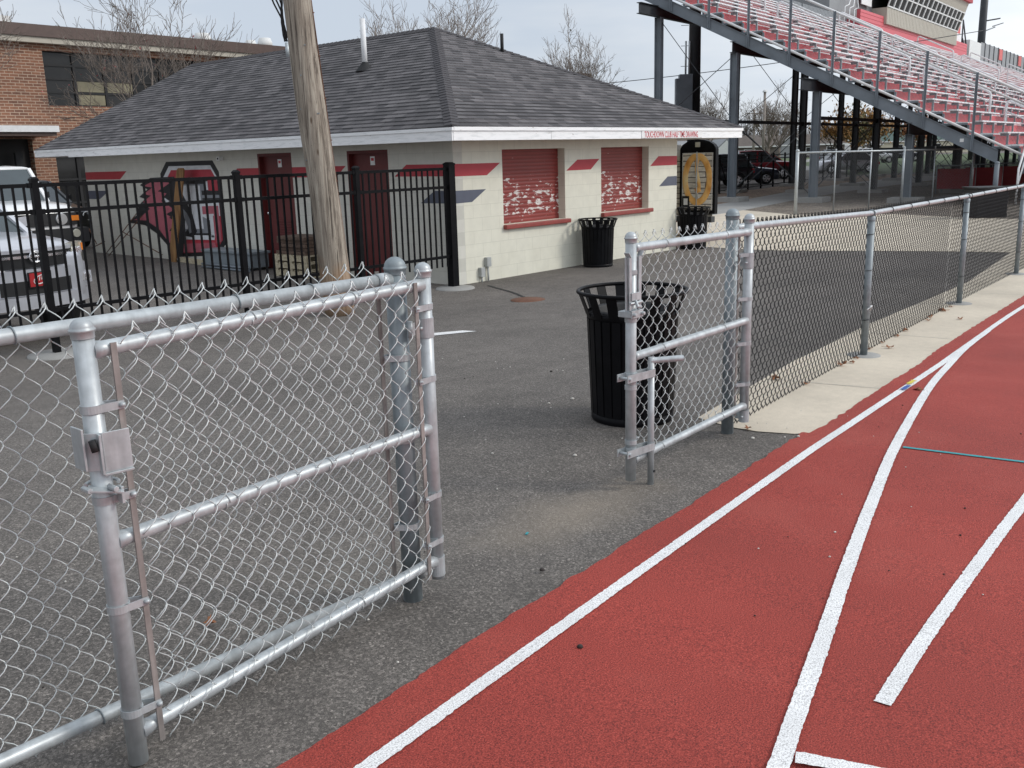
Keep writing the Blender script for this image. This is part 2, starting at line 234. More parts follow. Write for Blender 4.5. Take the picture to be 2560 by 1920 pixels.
# ------------------------------------------------------------------ mesh builder
WL = {}          # world location of every parent object
def perp(t):
    a = np.array([0, 0, 1.]) if abs(t[2]) < .9 else np.array([1., 0, 0]); n = np.cross(t, a); return n / np.linalg.norm(n)
class MB:
    def __init__(s, xf=None): s.v = []; s.f = []; s.sm = []; s.xf = xf
    def add(s, vs, fs, smooth=False):
        o = len(s.v); s.v.extend([tuple(map(float, p)) for p in vs]); s.f.extend([tuple(i + o for i in f) for f in fs]); s.sm.extend([smooth] * len(fs)); return s
    def box(s, a, b, rz=0., c=None):
        x0, y0, z0 = a; x1, y1, z1 = b; P = [(x0, y0, z0), (x1, y0, z0), (x1, y1, z0), (x0, y1, z0), (x0, y0, z1), (x1, y0, z1), (x1, y1, z1), (x0, y1, z1)]
        if rz:
            cx, cy = c if c else ((x0 + x1) / 2, (y0 + y1) / 2); cs, sn = math.cos(rz), math.sin(rz)
            P = [(cx + (x - cx) * cs - (y - cy) * sn, cy + (x - cx) * sn + (y - cy) * cs, z) for x, y, z in P]
        return s.add(P, [(0, 3, 2, 1), (4, 5, 6, 7), (0, 1, 5, 4), (1, 2, 6, 5), (2, 3, 7, 6), (3, 0, 4, 7)])
    def beam(s, p, q, w, h, up=(0, 0, 1)):
        p = np.array(p, float); q = np.array(q, float); t = q - p; t /= np.linalg.norm(t); up = np.array(up, float)
        if abs(t @ up) > .98: up = np.array([1., 0, 0])
        a = np.cross(t, up); a /= np.linalg.norm(a); b = np.cross(a, t); P = []
        for e in (p, q):
            for i, j in ((-1, -1), (1, -1), (1, 1), (-1, 1)): P.append(e + a * i * w / 2 + b * j * h / 2)
        return s.add(P, [(0, 1, 2, 3)[::-1], (4, 5, 6, 7), (0, 1, 5, 4), (1, 2, 6, 5), (2, 3, 7, 6), (3, 0, 4, 7)])
    def tube(s, pts, r, n=8, caps=True, ref=None, closed=False, smooth=True):
        P = np.array(pts, float); m = len(P); rr = np.full(m, r) if np.isscalar(r) else np.array(r, float)
        T = np.gradient(P, axis=0)
        if closed: T = np.roll(P, -1, 0) - np.roll(P, 1, 0)
        T /= np.maximum(np.linalg.norm(T, axis=1, keepdims=True), 1e-9)
        if ref is None: ref = perp(T.mean(0) if np.linalg.norm(T.mean(0)) > 1e-3 else T[0])
        A = np.cross(T, ref); A /= np.maximum(np.linalg.norm(A, axis=1, keepdims=True), 1e-9); B = np.cross(A, T)
        an = np.arange(n) * 2 * math.pi / n
        V = (P[:, None] + rr[:, None, None] * (np.cos(an)[None, :, None] * A[:, None] + np.sin(an)[None, :, None] * B[:, None])).reshape(-1, 3)
        F = []
        for i in range(m if closed else m - 1):
            k = (i + 1) % m
            for j in range(n): j2 = (j + 1) % n; F.append((i * n + j, k * n + j, k * n + j2, i * n + j2))
        s.add(V, F, smooth)
        if caps and not closed:
            o = len(s.v) - m * n; s.f += [tuple(o + j for j in range(n)), tuple(o + (m - 1) * n + j for j in reversed(range(n)))]; s.sm += [False, False]
        return s
    def cyl(s, p, q, r0, r1=None, n=12, caps=True, smooth=True): return s.tube([p, q], [r0, r0 if r1 is None else r1], n, caps, smooth=smooth)
    def lathe(s, c, prof, n=24, smooth=True, cap=False):
        V = []; F = []
        for r, z in prof:
            for j in range(n): a = 2 * math.pi * j / n; V.append((c[0] + r * math.cos(a), c[1] + r * math.sin(a), c[2] + z))
        for i in range(len(prof) - 1):
            for j in range(n): j2 = (j + 1) % n; F.append((i * n + j, i * n + j2, (i + 1) * n + j2, (i + 1) * n + j))
        if cap: F += [tuple(reversed(range(n))), tuple((len(prof) - 1) * n + j for j in range(n))]
        return s.add(V, F, smooth)
    def dome(s, c, r, h, n=14, k=4): return s.lathe(c, [(max(r * math.cos(i * math.pi / 2 / k), .0005), h * math.sin(i * math.pi / 2 / k)) for i in range(k + 1)], n)
    def prism(s, poly, f0, f1):
        """poly: 2-D points; f0/f1 map a 2-D point to the two end caps"""
        n = len(poly); V = [f0(*p) for p in poly] + [f1(*p) for p in poly]
        return s.add(V, [tuple(range(n)), tuple(reversed(range(n, 2 * n)))] + [(i, i + n, (i + 1) % n + n, (i + 1) % n) for i in range(n)])
    def loft(s, secs, smooth=False, caps=True):
        n = len(secs[0]); V = [p for q in secs for p in q]; F = []
        for i in range(len(secs) - 1):
            for j in range(n): j2 = (j + 1) % n; F.append((i * n + j, i * n + j2, (i + 1) * n + j2, (i + 1) * n + j))
        if caps: F += [tuple(reversed(range(n))), tuple((len(secs) - 1) * n + j for j in range(n))]
        return s.add(V, F, smooth)
    def quad(s, a, b, c, d): return s.add([a, b, c, d], [(0, 1, 2, 3)])
    def build(s, name, mat, parent=None, label=None, cat=None, group=None, kind=None, loc=None, bevel=0.):
        V = np.array(s.v, float).reshape(-1, 3)
        if s.xf is not None: V = np.array([s.xf(p) for p in V])
        if loc is None:
            if parent is not None: loc = WL[parent.name]
            elif kind: loc = (0, 0, 0)
            else: loc = tuple((V.min(0) + V.max(0))[:2] / 2) + (V[:, 2].min(),)
        loc = np.array(loc, float); me = bpy.data.meshes.new(name); me.from_pydata((V - loc).tolist(), [], s.f)
        me.polygons.foreach_set("use_smooth", s.sm); me.materials.append(mat if not isinstance(mat, str) else MT[mat]); me.update()
        o = bpy.data.objects.new(name, me); COL.objects.link(o)
        if parent is not None: o.parent = parent; o.location = loc - np.array(WL[parent.name])
        else: o.location = loc
        WL[o.name] = tuple(loc)
        if bevel: b = o.modifiers.new("bevel", 'BEVEL'); b.width = bevel; b.segments = 2; b.limit_method = 'ANGLE'
        if label: o['label'] = label
        if cat: o['category'] = cat
        if group: o['group'] = group
        if kind: o['kind'] = kind
        return o
def thing(name, loc, label, cat, group=None):
    o = bpy.data.objects.new(name, None); COL.objects.link(o); o.location = loc; o.empty_display_size = .2
    o['label'] = label; o['category'] = cat; WL[o.name] = tuple(loc)
    if group: o['group'] = group
    return o
def dup(root, dx, label, rz=0.):
    """copy a thing with its parts and sub-parts, moved by dx"""
    r = root.copy(); COL.objects.link(r); r.location = Vector(root.location) + Vector(dx); r.rotation_euler = (0, 0, rz); r['label'] = label; WL[r.name] = tuple(r.location)
    for ch in root.children:
        c = ch.copy(); COL.objects.link(c); c.parent = r
        for k in ch.children: d = k.copy(); COL.objects.link(d); d.parent = c
    return r

# ------------------------------------------------------------------ ground sheets
def sheet(name, poly, dz, mat, cut=.35, kind='structure', zfn=g, parent=None):
    bm = bmesh.new(); vs_ = [bm.verts.new((x, y, 0)) for x, y in poly]; bm.faces.new(vs_); bmesh.ops.triangulate(bm, faces=bm.faces[:])
    xs = [p[0] for p in poly]; ys = [p[1] for p in poly]
    for ax, lo, hi in ((0, min(xs), max(xs)), (1, min(ys), max(ys))):
        c = lo + cut
        while c < hi:
            no = (1, 0, 0) if ax == 0 else (0, 1, 0); co = (c, 0, 0) if ax == 0 else (0, c, 0)
            bmesh.ops.bisect_plane(bm, geom=bm.verts[:] + bm.edges[:] + bm.faces[:], plane_co=co, plane_no=no); c += cut
    for v in bm.verts: v.co.z = zfn(v.co.x, v.co.y) + dz
    bmesh.ops.recalc_face_normals(bm, faces=bm.faces[:])
    if sum(f.normal.z for f in bm.faces) < 0: bmesh.ops.reverse_faces(bm, faces=bm.faces[:])
    me = bpy.data.meshes.new(name); bm.to_mesh(me); bm.free(); me.materials.append(MT[mat]); o = bpy.data.objects.new(name, me); COL.objects.link(o); o['kind'] = kind; return o
def smooth_path(pts, n=12):
    P = np.array(pts, float); P = np.vstack([2 * P[0] - P[1], P, 2 * P[-1] - P[-2]]); out = []
    for i in range(1, len(P) - 2):
        for t in np.linspace(0, 1, n, endpoint=False):
            a, b, c, d = P[i - 1:i + 3]; out.append(.5 * ((2 * b) + (-a + c) * t + (2 * a - 5 * b + 4 * c - d) * t * t + (-a + 3 * b - 3 * c + d) * t ** 3))
    out.append(P[-2]); return np.array(out)
def strip(name, pts, w, dz, mat, wob=.0011, step=.012, label=None):
    P = smooth_path(pts, 40); d = np.r_[0, np.cumsum(np.linalg.norm(np.diff(P, axis=0), axis=1))]; n = max(int(d[-1] / step), 2)
    q = np.linspace(0, d[-1], n + 1); X = np.interp(q, d, P[:, 0]); Y = np.interp(q, d, P[:, 1]); T = np.gradient(np.c_[X, Y], axis=0); T /= np.linalg.norm(T, axis=1, keepdims=True)
    mb = MB(); V = []
    for i in range(n + 1):
        for sg in (1, -1):
            ww = w / 2 + rng.normal(0, wob); x = X[i] - T[i, 1] * ww * sg; y = Y[i] + T[i, 0] * ww * sg; V.append((x, y, g(x, y) + dz))
    mb.add(V, [(2 * i + 1, 2 * i + 3, 2 * i + 2, 2 * i) for i in range(n)]); return mb.build(name, mat, kind='structure')
def grid_axis(lo, hi, f0, f1, step):
    a = list(np.arange(f0, f1 + 1e-6, step)); e = step
    while a[-1] < hi: e *= 1.5; a.append(min(a[-1] + e, hi))
    e = step
    while a[0] > lo: e *= 1.5; a.insert(0, max(a[0] - e, lo))
    return a
xs = grid_axis(-500, 900, -2, 22, .25); ys = grid_axis(-500, 900, -1, 13, .25)
mb = MB(); nx, ny = len(xs), len(ys)
mb.add([(x, y, g(x, y)) for y in ys for x in xs], [(j * nx + i, j * nx + i + 1, (j + 1) * nx + i + 1, (j + 1) * nx + i) for j in range(ny - 1) for i in range(nx - 1)], True)
mb.build("asphalt_ground", 'asphalt', kind='structure')
# red rubber track: a 9 mm slab with a ragged outer edge
edge = smooth_path([(-3, 1.74), (-1, 1.90), (.4, 1.99), (1.304, 2.057), (1.825, 2.103), (2.385, 2.148), (2.989, 2.190), (3.406, 2.222), (4.402, 2.293), (5.20, 2.362), (5.30, 2.365), (5.365, 2.335), (6.183, 2.41), (7.949, 2.590), (9.267, 2.715), (12.618, 2.955), (16, 3.1), (20, 3.16), (26, 3.05), (34, 2.6)], 10)
d = np.r_[0, np.cumsum(np.linalg.norm(np.diff(edge, axis=0), axis=1))]; q = np.arange(0, d[-1], .025); ex = np.interp(q, d, edge[:, 0]); ey = np.interp(q, d, edge[:, 1])
ey = ey + np.convolve(rng.normal(0, .008, len(q)), np.ones(3) / 3, 'same') + np.convolve(rng.normal(0, .014, len(q)), np.ones(25) / 25, 'same')
poly = list(zip(ex, ey)) + [(34, -14), (-3, -14)]
tr = sheet("running_track", poly, .010, 'track', cut=.5)
mb = MB(); mb.add([(x, y, g(x, y) + .010) for x, y in zip(ex, ey)] + [(x, y, g(x, y) - .01) for x, y in zip(ex, ey)], [(i, i + 1, len(q) + i + 1, len(q) + i) for i in range(len(q) - 1)]); mb.build("running_track_edge", 'track', kind='structure')
L1 = [(-1.2, 1.64), (.4, 1.775), (1.451, 1.862), (2.127, 1.92), (2.773, 1.98), (3.827, 2.073), (5.309, 2.198), (6.945, 2.345), (8.819, 2.51), (11.602, 2.725), (15, 2.86), (20, 2.88), (28, 2.65)]
strip("lane_line", L1, .052, .0145, 'line')
strip("lane_line", [(1.2, .72), (2.146, .991), (2.928, 1.205), (3.6, 1.391), (4.348, 1.588), (5.4, 1.853), (6.93, 2.19), (7.9, 2.36), (8.8, 2.49), (9.8, 2.585)], .056, .0185, 'line')
strip("lane_line", [(2.640, .898), (3.131, .94), (3.918, .99), (4.7, 1.03), (7.5, 1.16), (11, 1.25)], .052, .0145, 'line')
strip("lane_line", [(2.217, .975), (2.261, .86), (2.55, .05)], .052, .0225, 'line')
strip("teal_exchange_line", [(5.327, 1.796), (5.444, 1.202), (5.65, .2)], .03, .0145, 'teal')
for (a, b, mm) in (((6.80, 2.322), (6.97, 2.336), 'blue'), ((7.02, 2.358), (7.18, 2.372), 'yellow')): strip("track_mark", [a, b], .03, .0225, mm, .004)
# concrete strip under the fence, and the apron before the stand
back = [(5.22, 3.05), (7.49, 3.45), (9.606, 3.667), (13.6, 3.887), (16.557, 4.284), (17.8, 4.45), (27, 4.7)]; fr = [(27, 2.98), (20, 3.12), (16, 3.06), (12.618, 2.93), (9.267, 2.69), (7.949, 2.565), (6.183, 2.385), (5.36, 2.315), (5.24, 2.40), (5.15, 2.60), (5.14, 2.78)]
sheet("concrete_strip", back + fr, .005, 'conc')
sheet("concrete_apron", [(17.75, 4.45), (17.72, 5.2), (17.6, 6.7), (17.42, 8.2), (17.42, 8.9), (17.54, 9.53), (17.63, 10.23), (17.8, 10.9), (18.1, 11.5), (18.4, 13.5), (24, 14.8), (28.97, 15.37), (27.4, 12.87), (27.96, 11.69), (28.4, 10.1), (27.0, 7.65), (26.4, 6.7), (26.4, 4.7), (21, 4.52)], .007, 'conc', .6)
sheet("sidewalk", [(24, 14.8), (28.97, 15.37), (35.3, 16.52), (42.63, 17.52), (60, 18.4), (75, 19), (75, 22.3), (67, 22.07), (51.9, 21.35), (43.3, 20.28), (35.55, 18.67), (31.7, 17.93), (24, 17)], .006, 'conc_d', 1.5)
sheet("gravel_bed", [(26.4, 4.7), (26.4, 6.7), (27.0, 7.65), (28.4, 10.1), (27.96, 11.69), (27.4, 12.87), (28.97, 15.37), (35.3, 16.52), (42.63, 17.52), (60, 18.4), (75, 19), (125, 19), (125, 4.7)], .004, 'gravel', 2.5)
sheet("leaf_bed", [(24, 17), (31.7, 17.93), (35.55, 18.67), (43.3, 20.28), (51.9, 21.35), (67, 22.07), (66, 26), (51, 23.9), (43.6, 22.7), (41.4, 23.4), (24, 21)], .005, 'litter', 2.)
sheet("lawn", [(66, 27.5), (75, 22.3), (125, 21), (190, 20), (190, 80), (110, 52), (80, 33)], .004, 'grass', 6)
sheet("far_lawn", [(84, 42), (110, 54), (190, 84), (420, 210), (420, 420), (100, 420), (60, 120)], .006, 'grass', 20)
sheet("street", [(80, 33.2), (110, 52.2), (190, 80.4), (190, 84), (110, 54), (84, 42)], .005, 'conc_d', 6)
for a, b in (((6.60, 3.25), (6.80, 2.48)), ((9.12, 3.58), (9.21, 2.73)), ((12.45, 3.8), (12.64, 2.97)), ((16.3, 4.1), (16.6, 3.06))): strip("concrete_joint", [a, b], .008, .0085, 'conc_d', .001)
for p in ((5.02, 2.73), (8.021, 3.085), (11.546, 3.38), (14.715, 3.584)):
    if p[0] > 6:
        mb = MB(); mb.lathe((p[0], p[1], g(*p) + .006), [(.14, 0), (.135, .006), (.001, .007)], 22); mb.build("post_footing", 'conc_d', kind='structure')
mb = MB(); mb.lathe((10.40, 10.32, 0), [(.30, 0), (.29, .02), (.001, .022)], 24); mb.build("post_footing", 'conc_d', kind='structure')
mb = MB(); mb.lathe((4.40, 10.40, 0), [(.32, 0), (.31, .02), (.001, .022)], 24); mb.build("post_footing", 'conc_d', kind='structure')
# white paint patch, patch seam and the rusty drain lid in the asphalt
sheet("painted_patch", [(7.05, 7.42), (7.22, 7.32), (7.52, 7.16), (7.50, 7.36), (7.15, 7.60)], .006, 'line', .3)
strip("asphalt_seam", [(10.9, 10.1), (10.45, 9.2), (10.0, 8.55)], .05, .005, 'blackm', .008)
# ------------------------------------------------------------------ chain link
def chain(mb, P, s0, s1, H0, H1, p=.077, r=.00165, n=5, d=.010, hi=2, knuckle=True, pv=1.10):
    """zig-zag wires hooked into each other; P(s) -> (x, y, ground z, nx, ny); H0, H1 heights above that ground (H1 may be callable)"""
    w = p / 2; i = 0; ev = lambda H, s: H(s) if callable(H) else H; sm_ = (s0 + s1) / 2; m = max(1, round((ev(H1, sm_) - ev(H0, sm_)) / (w * pv)))
    while s0 + i * w <= s1:
        si = s0 + i * w; top = H1(si) if callable(H1) else H1; bot = H0(si) if callable(H0) else H0
        h = (top - bot) / m; pts = []
        def at(s, z, o): x, y, gz, ax, ay = P(s); return (x + ax * o, y + ay * o, gz + z)
        sj = lambda k: si + (p / 4) * (1 if (i + k) % 2 == 0 else -1)
        if knuckle: pts.append(at(sj(0) + .006 * (1 if i % 2 else -1), bot + .016, -d)); pts.append(at(sj(0), bot - .006, 0))
        for k in range(m + 1):
            a = sj(k); z = bot + k * h; pts.append(at(a, z, 0))
            if k < m and hi:
                b = sj(k + 1); sg = d if b > a else -d
                if hi == 2:
                    for t, u, o in ((.12, .03, .55), (.34, .27, 1.), (.66, .73, 1.), (.88, .97, .55)): pts.append(at(a + (b - a) * u, z + h * t, sg * o))
                else: pts.append(at((a + b) / 2, z + h / 2, sg))
        if knuckle:
            pts.append(at(sj(m), bot + m * h + .007, 0)); pts.append(at(sj(m) + .004, bot + m * h + .008, -d)); pts.append(at(sj(m) + .011 * (1 if i % 2 else -1), bot + m * h - .016, -d))
        mb.tube(pts, r, n, caps=False, ref=np.array([P(si)[3], P(si)[4], 0.02])); i += 1
    return mb
def cap_post(mb, x, y, z0, z1, r, dome=True):
    mb.cyl((x, y, z0), (x, y, z1), r, n=18)
    if dome: mb.lathe((x, y, z1 - .028), [(r + .002, 0), (r + .0025, .016), (r + .0055, .018), (r + .0055, .023), (r + .002, .026)] + [(max((r + .002) * math.cos(a), .0004), .026 + (r * .95) * math.sin(a)) for a in np.linspace(0.1, math.pi / 2, 6)], 18)
    return mb
def band(mb, x, y, z, r, h=.02, tab=None):
    mb.lathe((x, y, z - h / 2), [(r, 0), (r + .0035, 0), (r + .0035, h), (r, h)], 24, False)
    if tab:
        tx, ty = tab; t = np.array([tx - x, ty - y]); L = np.linalg.norm(t); t /= L; nrm = np.array([-t[1], t[0]])
        for sg in (-1, 1):
            a = np.array([x, y]) + nrm * sg * (r * .9) + t * r * .35; b = np.array([tx, ty]) + nrm * sg * .007
            mb.beam((*a, z), (*b, z), .003, h)
        e = np.array([tx, ty]) - t * .006; mb.tube([(*(e + nrm * .018), z), (*(e - nrm * .018), z)], .0045, 8); mb.lathe((*(e - nrm * .013), z - .006), [(.0001, 0), (.008, .001), (.008, .011), (.0001, .012)], 8)
def tie(mb, x, y, z, dirx, r, R_=.0018):
    """wire tie wrapped round a roughly horizontal rail"""
    a = np.array([*dirx, 0]); a = a / np.linalg.norm(a); b = np.cross([0, 0, 1], a)
    mb.tube([np.array([x, y, z]) + (r + R_) * (math.cos(t) * b + math.sin(t) * np.array([0, 0, 1])) + a * .012 * (t / 6 - .5) for t in np.linspace(0, 6.3, 16)], R_, 5)
def leaf(name, hinge, free, ztop, zmid, zbot, gz, mesh_off, label, kind):
    hx, hy = hinge; fx, fy = free; L = math.hypot(fx - hx, fy - hy); ux, uy = (fx - hx) / L, (fy - hy) / L; nx, ny = -abs(0) + (uy if False else 0), -1.0
    root = thing(name, (hx, hy, gz), label, 'gate'); lerp = lambda t, q: q[0] + (q[1] - q[0]) * t
    pt = lambda s, o=0.: (hx + ux * s, hy + uy * s - o)                       # o > 0 is towards the track
    pr = .0268
    hb, fb = kind['post_bottom']; ht, ft = kind['post_top']
    cap_post(MB(), hx, hy, hb, ht, pr).build('hinge_post', 'galv', root); cap_post(MB(), fx, fy, fb, ft, pr).build('free_post', 'galv', root)
    for nm, q in (('top_rail', ztop), ('middle_rail', zmid), ('bottom_rail', zbot)):
        m_ = MB(); a = np.array([*pt(0), q[0]]); b = np.array([*pt(L), q[1]]); t = (b - a) / np.linalg.norm(b - a)
        m_.tube([a + t * .015, a + t * .05, b - t * .05, b - t * .015], [.027, .021, .021, .027], 18); m_.build(nm, 'galv', root)
    # woven wire between the two tension bars
    P = lambda s: (pt(s, mesh_off)[0], pt(s, mesh_off)[1], 0, 0, 1)
    z0 = lambda s: lerp(s / L, zbot) - kind['under']; z1 = lambda s: lerp(s / L, ztop) + kind['over']
    chain(MB(), P, .075, L - .072, z0, z1).build('wire_mesh', 'wire', root)
    for s in (.066, L - .066):
        x, y = pt(s, mesh_off); t = s / L
        MB().box((x - .008, y - .003, lerp(t, zbot) - .05), (x + .008, y + .003, lerp(t, ztop) + .015)).build('tension_bar', 'bar', root)
    for z in kind['bands_free']: m_ = MB(); band(m_, fx, fy, z, pr, .021, pt(L - .075, mesh_off)); m_.build('tension_band', 'galv', root)
    for z in kind['bands_hinge']: m_ = MB(); band(m_, hx, hy, z, pr, .021, pt(.075, mesh_off)); m_.build('tension_band', 'galv', root)
    for s, w in kind['ties']:
        q = (ztop, zmid, zbot)[w]; m_ = MB(); x, y = pt(s); tie(m_, x, y, lerp(s / L, q), (ux, uy), .022); m_.build('tie_wire', 'wire', root)
    return root, pt, L
# left leaf: swung right back against its fence, so its mesh faces the track
GL, ptl, LL = leaf('gate_leaf', (2.33, 2.47), (1.072, 2.385), (1.518, 1.498), (.992, .985), (.478, .420), .318, .024,
    'galvanised chain link gate swung back flat against the near left fence', dict(post_bottom=(.405, .332), post_top=(1.572, 1.562), under=.05, over=.055,
    bands_free=(1.352, 1.108, .80, .49), bands_hinge=(1.44, 1.18, .74, .56), ties=((.35, 0), (.75, 0), (.5, 1), (.9, 1), (.4, 2))))
def bolt(mb, x, y, z, r=.008): mb.lathe((x, y, z - .006), [(.0005, 0), (r, .001), (r, .011), (.0005, .012)], 6)
m_ = MB(); x, y = 1.072, 2.385; z = 1.25                        # box latch on the free post
m_.box((x - .006, y - .044, z - .062), (x + .070, y - .038, z + .044), rz=-.12, c=(x, y)); m_.box((x - .012, y - .058, z - .062), (x - .006, y - .036, z + .044), rz=-.12, c=(x, y))
m_.beam((x - .040, y - .012, z - .005), (x - .004, y - .046, z - .005), .006, .10); m_.box((x - .050, y - .03, z - .05), (x - .044, y + .03, z + .06)); m_.box((x - .006, y - .05, z - .068), (x + .070, y - .038, z - .062), rz=-.12, c=(x, y))
m_.beam((x - .045, y - .016, z - .10), (x + .03, y - .052, z - .115), .05, .006); m_.box((x + .022, y - .056, z - .15), (x + .03, y - .03, z - .105))
for a, b in ((-.05, -.02), (.0, -.058)): m_.tube([(x + a, y + b + .02, z - .10), (x + a, y + b - .02, z - .10)], .008, 6); 
m_.tube([(x + .04 * math.cos(t), y + .04 * math.sin(t), z - .10) for t in np.linspace(-.6, 2.6, 12)], .0055, 6); m_.build('latch', 'galv', GL, bevel=.001)
m_ = MB(); m_.tube([(x - .030, y - .040, z + .03), (x - .026, y - .045, z - .0)], .010, 8); m_.build('latch_bolt', 'blackm', GL)
for z, h in ((1.365, .07), (.455, .075)):
    m_ = MB(); band(m_, 2.33, 2.47, z, .0268, h); m_.box((2.262, 2.47, z - .022), (2.33, 2.478, z + .022)); m_.tube([(2.262, 2.475, z - .03), (2.262, 2.475, z + .03)], .009, 10); bolt(m_, 2.30, 2.462, z); m_.build('hinge', 'galv', GL)
# right leaf: almost closed, drop rod down in its hole
GR, ptr, LR = leaf('gate_leaf', (4.985, 2.605), (3.815, 2.605), (1.496, 1.508), (.992, .978), (.488, .452), .30, -.024,
    'galvanised chain link gate standing closed before the black bin, drop rod down', dict(post_bottom=(.392, .352), post_top=(1.575, 1.562), under=.015, over=.065,
    bands_free=(1.395, 1.165, .83, .552), bands_hinge=(1.37, 1.12, .86, .62), ties=((.28, 0), (.88, 0), (.28, 1), (.9, 1), (.28, 2), (.9, 2))))
x, y = 3.815, 2.605; m_ = MB()                                   # fork latch
for sx in (-1, 1):
    m_.beam((x + sx * .042, y - .01, 1.215), (x + sx * .046, y - .01, 1.47), .006, .035); m_.beam((x + sx * .038, y - .024, 1.215), (x + sx * .042, y - .024, 1.47), .022, .006, up=(0, 1, 0)); m_.beam((x + sx * .044, y - .018, 1.468), (x + sx * .062, y - .018, 1.492), .03, .005)
m_.box((x - .04, y - .034, 1.262), (x + .03, y - .028, 1.30)); m_.tube([(x - .05, y - .03, 1.25), (x + .05, y - .03, 1.25)], .007, 8); m_.tube([(x - .01, y - .034, 1.262), (x - .015, y - .05, 1.235), (x + .02, y - .045, 1.228)], .008, 6)
m_.box((x - .048, y - .04, 1.178), (x + .048, y - .032, 1.215)); m_.box((x - .05, y - .032, 1.182), (x + .05, y + .04, 1.21))
for a in (-.035, .035): m_.tube([(x + a, y - .056, 1.196), (x + a, y - .03, 1.196)], .009, 6)
m_.build('fork_latch', 'galv', GR, bevel=.0015)
rx, ry = 3.945, 2.572; m_ = MB(); m_.tube([(rx, ry, .285), (rx, ry, .962)], .0168, 16); rod = m_.build('drop_rod', 'galv', GR)
m_ = MB(); m_.tube([(rx - .005, ry, .945), (rx + .125, ry - .105, .948)], .0155, 16, caps=False); m_.build('handle', 'galv', rod)
m_ = MB(); m_.tube([(rx + .004, ry - .022, .372), (rx + .004, ry - .01, .372)], .007, 8); m_.build('pin', 'blackm', rod)
for z in (.885, .505):
    m_ = MB(); band(m_, rx, ry, z, .0172, .038); band(m_, x, y, z, .0268, .038); m_.beam((x - .075, y - .032, z), (rx, ry - .02, z), .004, .038); m_.beam((x - .075, y + .028, z), (rx, ry + .02, z), .004, .038)
    m_.tube([(x - .058, y - .045, z), (x - .058, y + .035, z)], .008, 8); m_.build('rod_guide', 'galv', GR)
for z, h in ((1.325, .065), (.425, .07)):
    m_ = MB(); band(m_, 4.985, 2.605, z, .0268, h); m_.box((4.985, 2.605, z - .025), (5.03, 2.665, z + .025)); m_.tube([(4.955, 2.66, z), (5.01, 2.66, z)], .008, 8); bolt(m_, 4.95, 2.60, z); m_.build('hinge', 'galv', GR)

# left fence (silver) with its terminal post
FL = thing('chain_link_fence', (2.266, 2.543, .317), 'silver chain link fence at far left, behind the swung back gate', 'fence')
tx, ty = 2.266, 2.543
m_ = cap_post(MB(), tx, ty, .30, 1.585, .0365); m_.build('terminal_post', 'galv_d', FL); cap_post(MB(), -.75, ty, .30, 1.50, .03).build('line_post', 'galv_d', FL)
for nm, z in (('top_rail', 1.541), ('bottom_rail', .418)):
    m_ = MB(); m_.tube([(-1.2, ty, z), (tx - .03, ty, z)], .0212, 18)
    if z > 1: m_.tube([(tx - .09, ty, z), (tx - .03, ty, z)], .0255, 16)
    m_.build(nm, 'galv', FL)
chain(MB(), lambda s: (s, ty + .026, 0, 0, -1), -.3, tx - .07, .375, 1.602).build('wire_mesh', 'wire', FL)
x = tx - .062; MB().box((x - .008, ty + .023, .40), (x + .008, ty + .029, 1.57)).build('tension_bar', 'bar', FL)
for z in (1.52, 1.26, .955, .62): m_ = MB(); band(m_, tx, ty, z, .0365, .022, (x + .005, ty + .02)); m_.build('tension_band', 'galv', FL)
for xx, z in ((.965, 1.541), (1.62, 1.541), (1.05, .418), (1.9, 1.541)): m_ = MB(); tie(m_, xx, ty, z, (1, 0), .0215, .0022); m_.build('tie_wire', 'galv_d', FL)
# right fence: black mesh on silver pipe, following the curve of the track
FP = [(5.021, 2.73), (8.021, 3.085), (11.546, 3.38), (14.715, 3.584), (17.9, 3.77), (21.0, 3.90), (24.1, 3.97), (27.2, 3.95)]
SP = smooth_path(FP, 10); SD = np.r_[0, np.cumsum(np.linalg.norm(np.diff(SP, axis=0), axis=1))]
def fpath(s, off=0.):
    x = float(np.interp(s, SD, SP[:, 0])); y = float(np.interp(s, SD, SP[:, 1])); i = min(int(np.searchsorted(SD, s)), len(SP) - 1); i = max(i, 1); t = SP[i] - SP[i - 1]; t /= np.linalg.norm(t)
    return (x - t[1] * off, y + t[0] * off, 0, t[1], -t[0])
RZ = lambda s: float(np.interp(s, [0, 3.02, 6.55, 9.72, 30], [1.511, 1.405, 1.369, 1.357, 1.35]))
FR = thing('chain_link_fence', (5.021, 2.73, .289), 'black chain link fence on silver pipe along the concrete strip beside the track', 'fence')
cap_post(MB(), 5.021, 2.73, .27, 1.590, .0365).build('terminal_post', 'galv_d', FR)
acc = 0
for i, (px, py) in enumerate(FP[1:]):
    k = int((i + 1) * 10); s = SD[min(k, len(SD) - 1)]; z = RZ(s); m_ = MB(); m_.cyl((px, py, g(px, py) - .02), (px, py, z - .045), .0305, n=16); m_.lathe((px, py, z - .06), [(.0335, 0), (.034, .03), (.024, .038)], 16)
    m_.tube([(px + .026 * math.cos(a) * .3, py - .026 * math.cos(a), z + .026 * math.sin(a)) for a in np.linspace(-.8, 3.9, 12)], .006, 6); m_.build('line_post', 'galv_d', FR)
    for dz in (.30, .72, 1.02):
        if i < 4: m_ = MB(); m_.tube([(px + .033 * math.cos(a), py + .033 * math.sin(a), g(px, py) + dz + .004 * a) for a in np.linspace(0, 6.3, 14)], .0025, 5); m_.build('tie_wire', 'wire_k', FR)
m_ = MB(); q = np.linspace(.03, SD[-1], 90); m_.tube([(*fpath(s)[:2], RZ(s)) for s in q], .0212, 14); m_.build('top_rail', 'galv', FR)
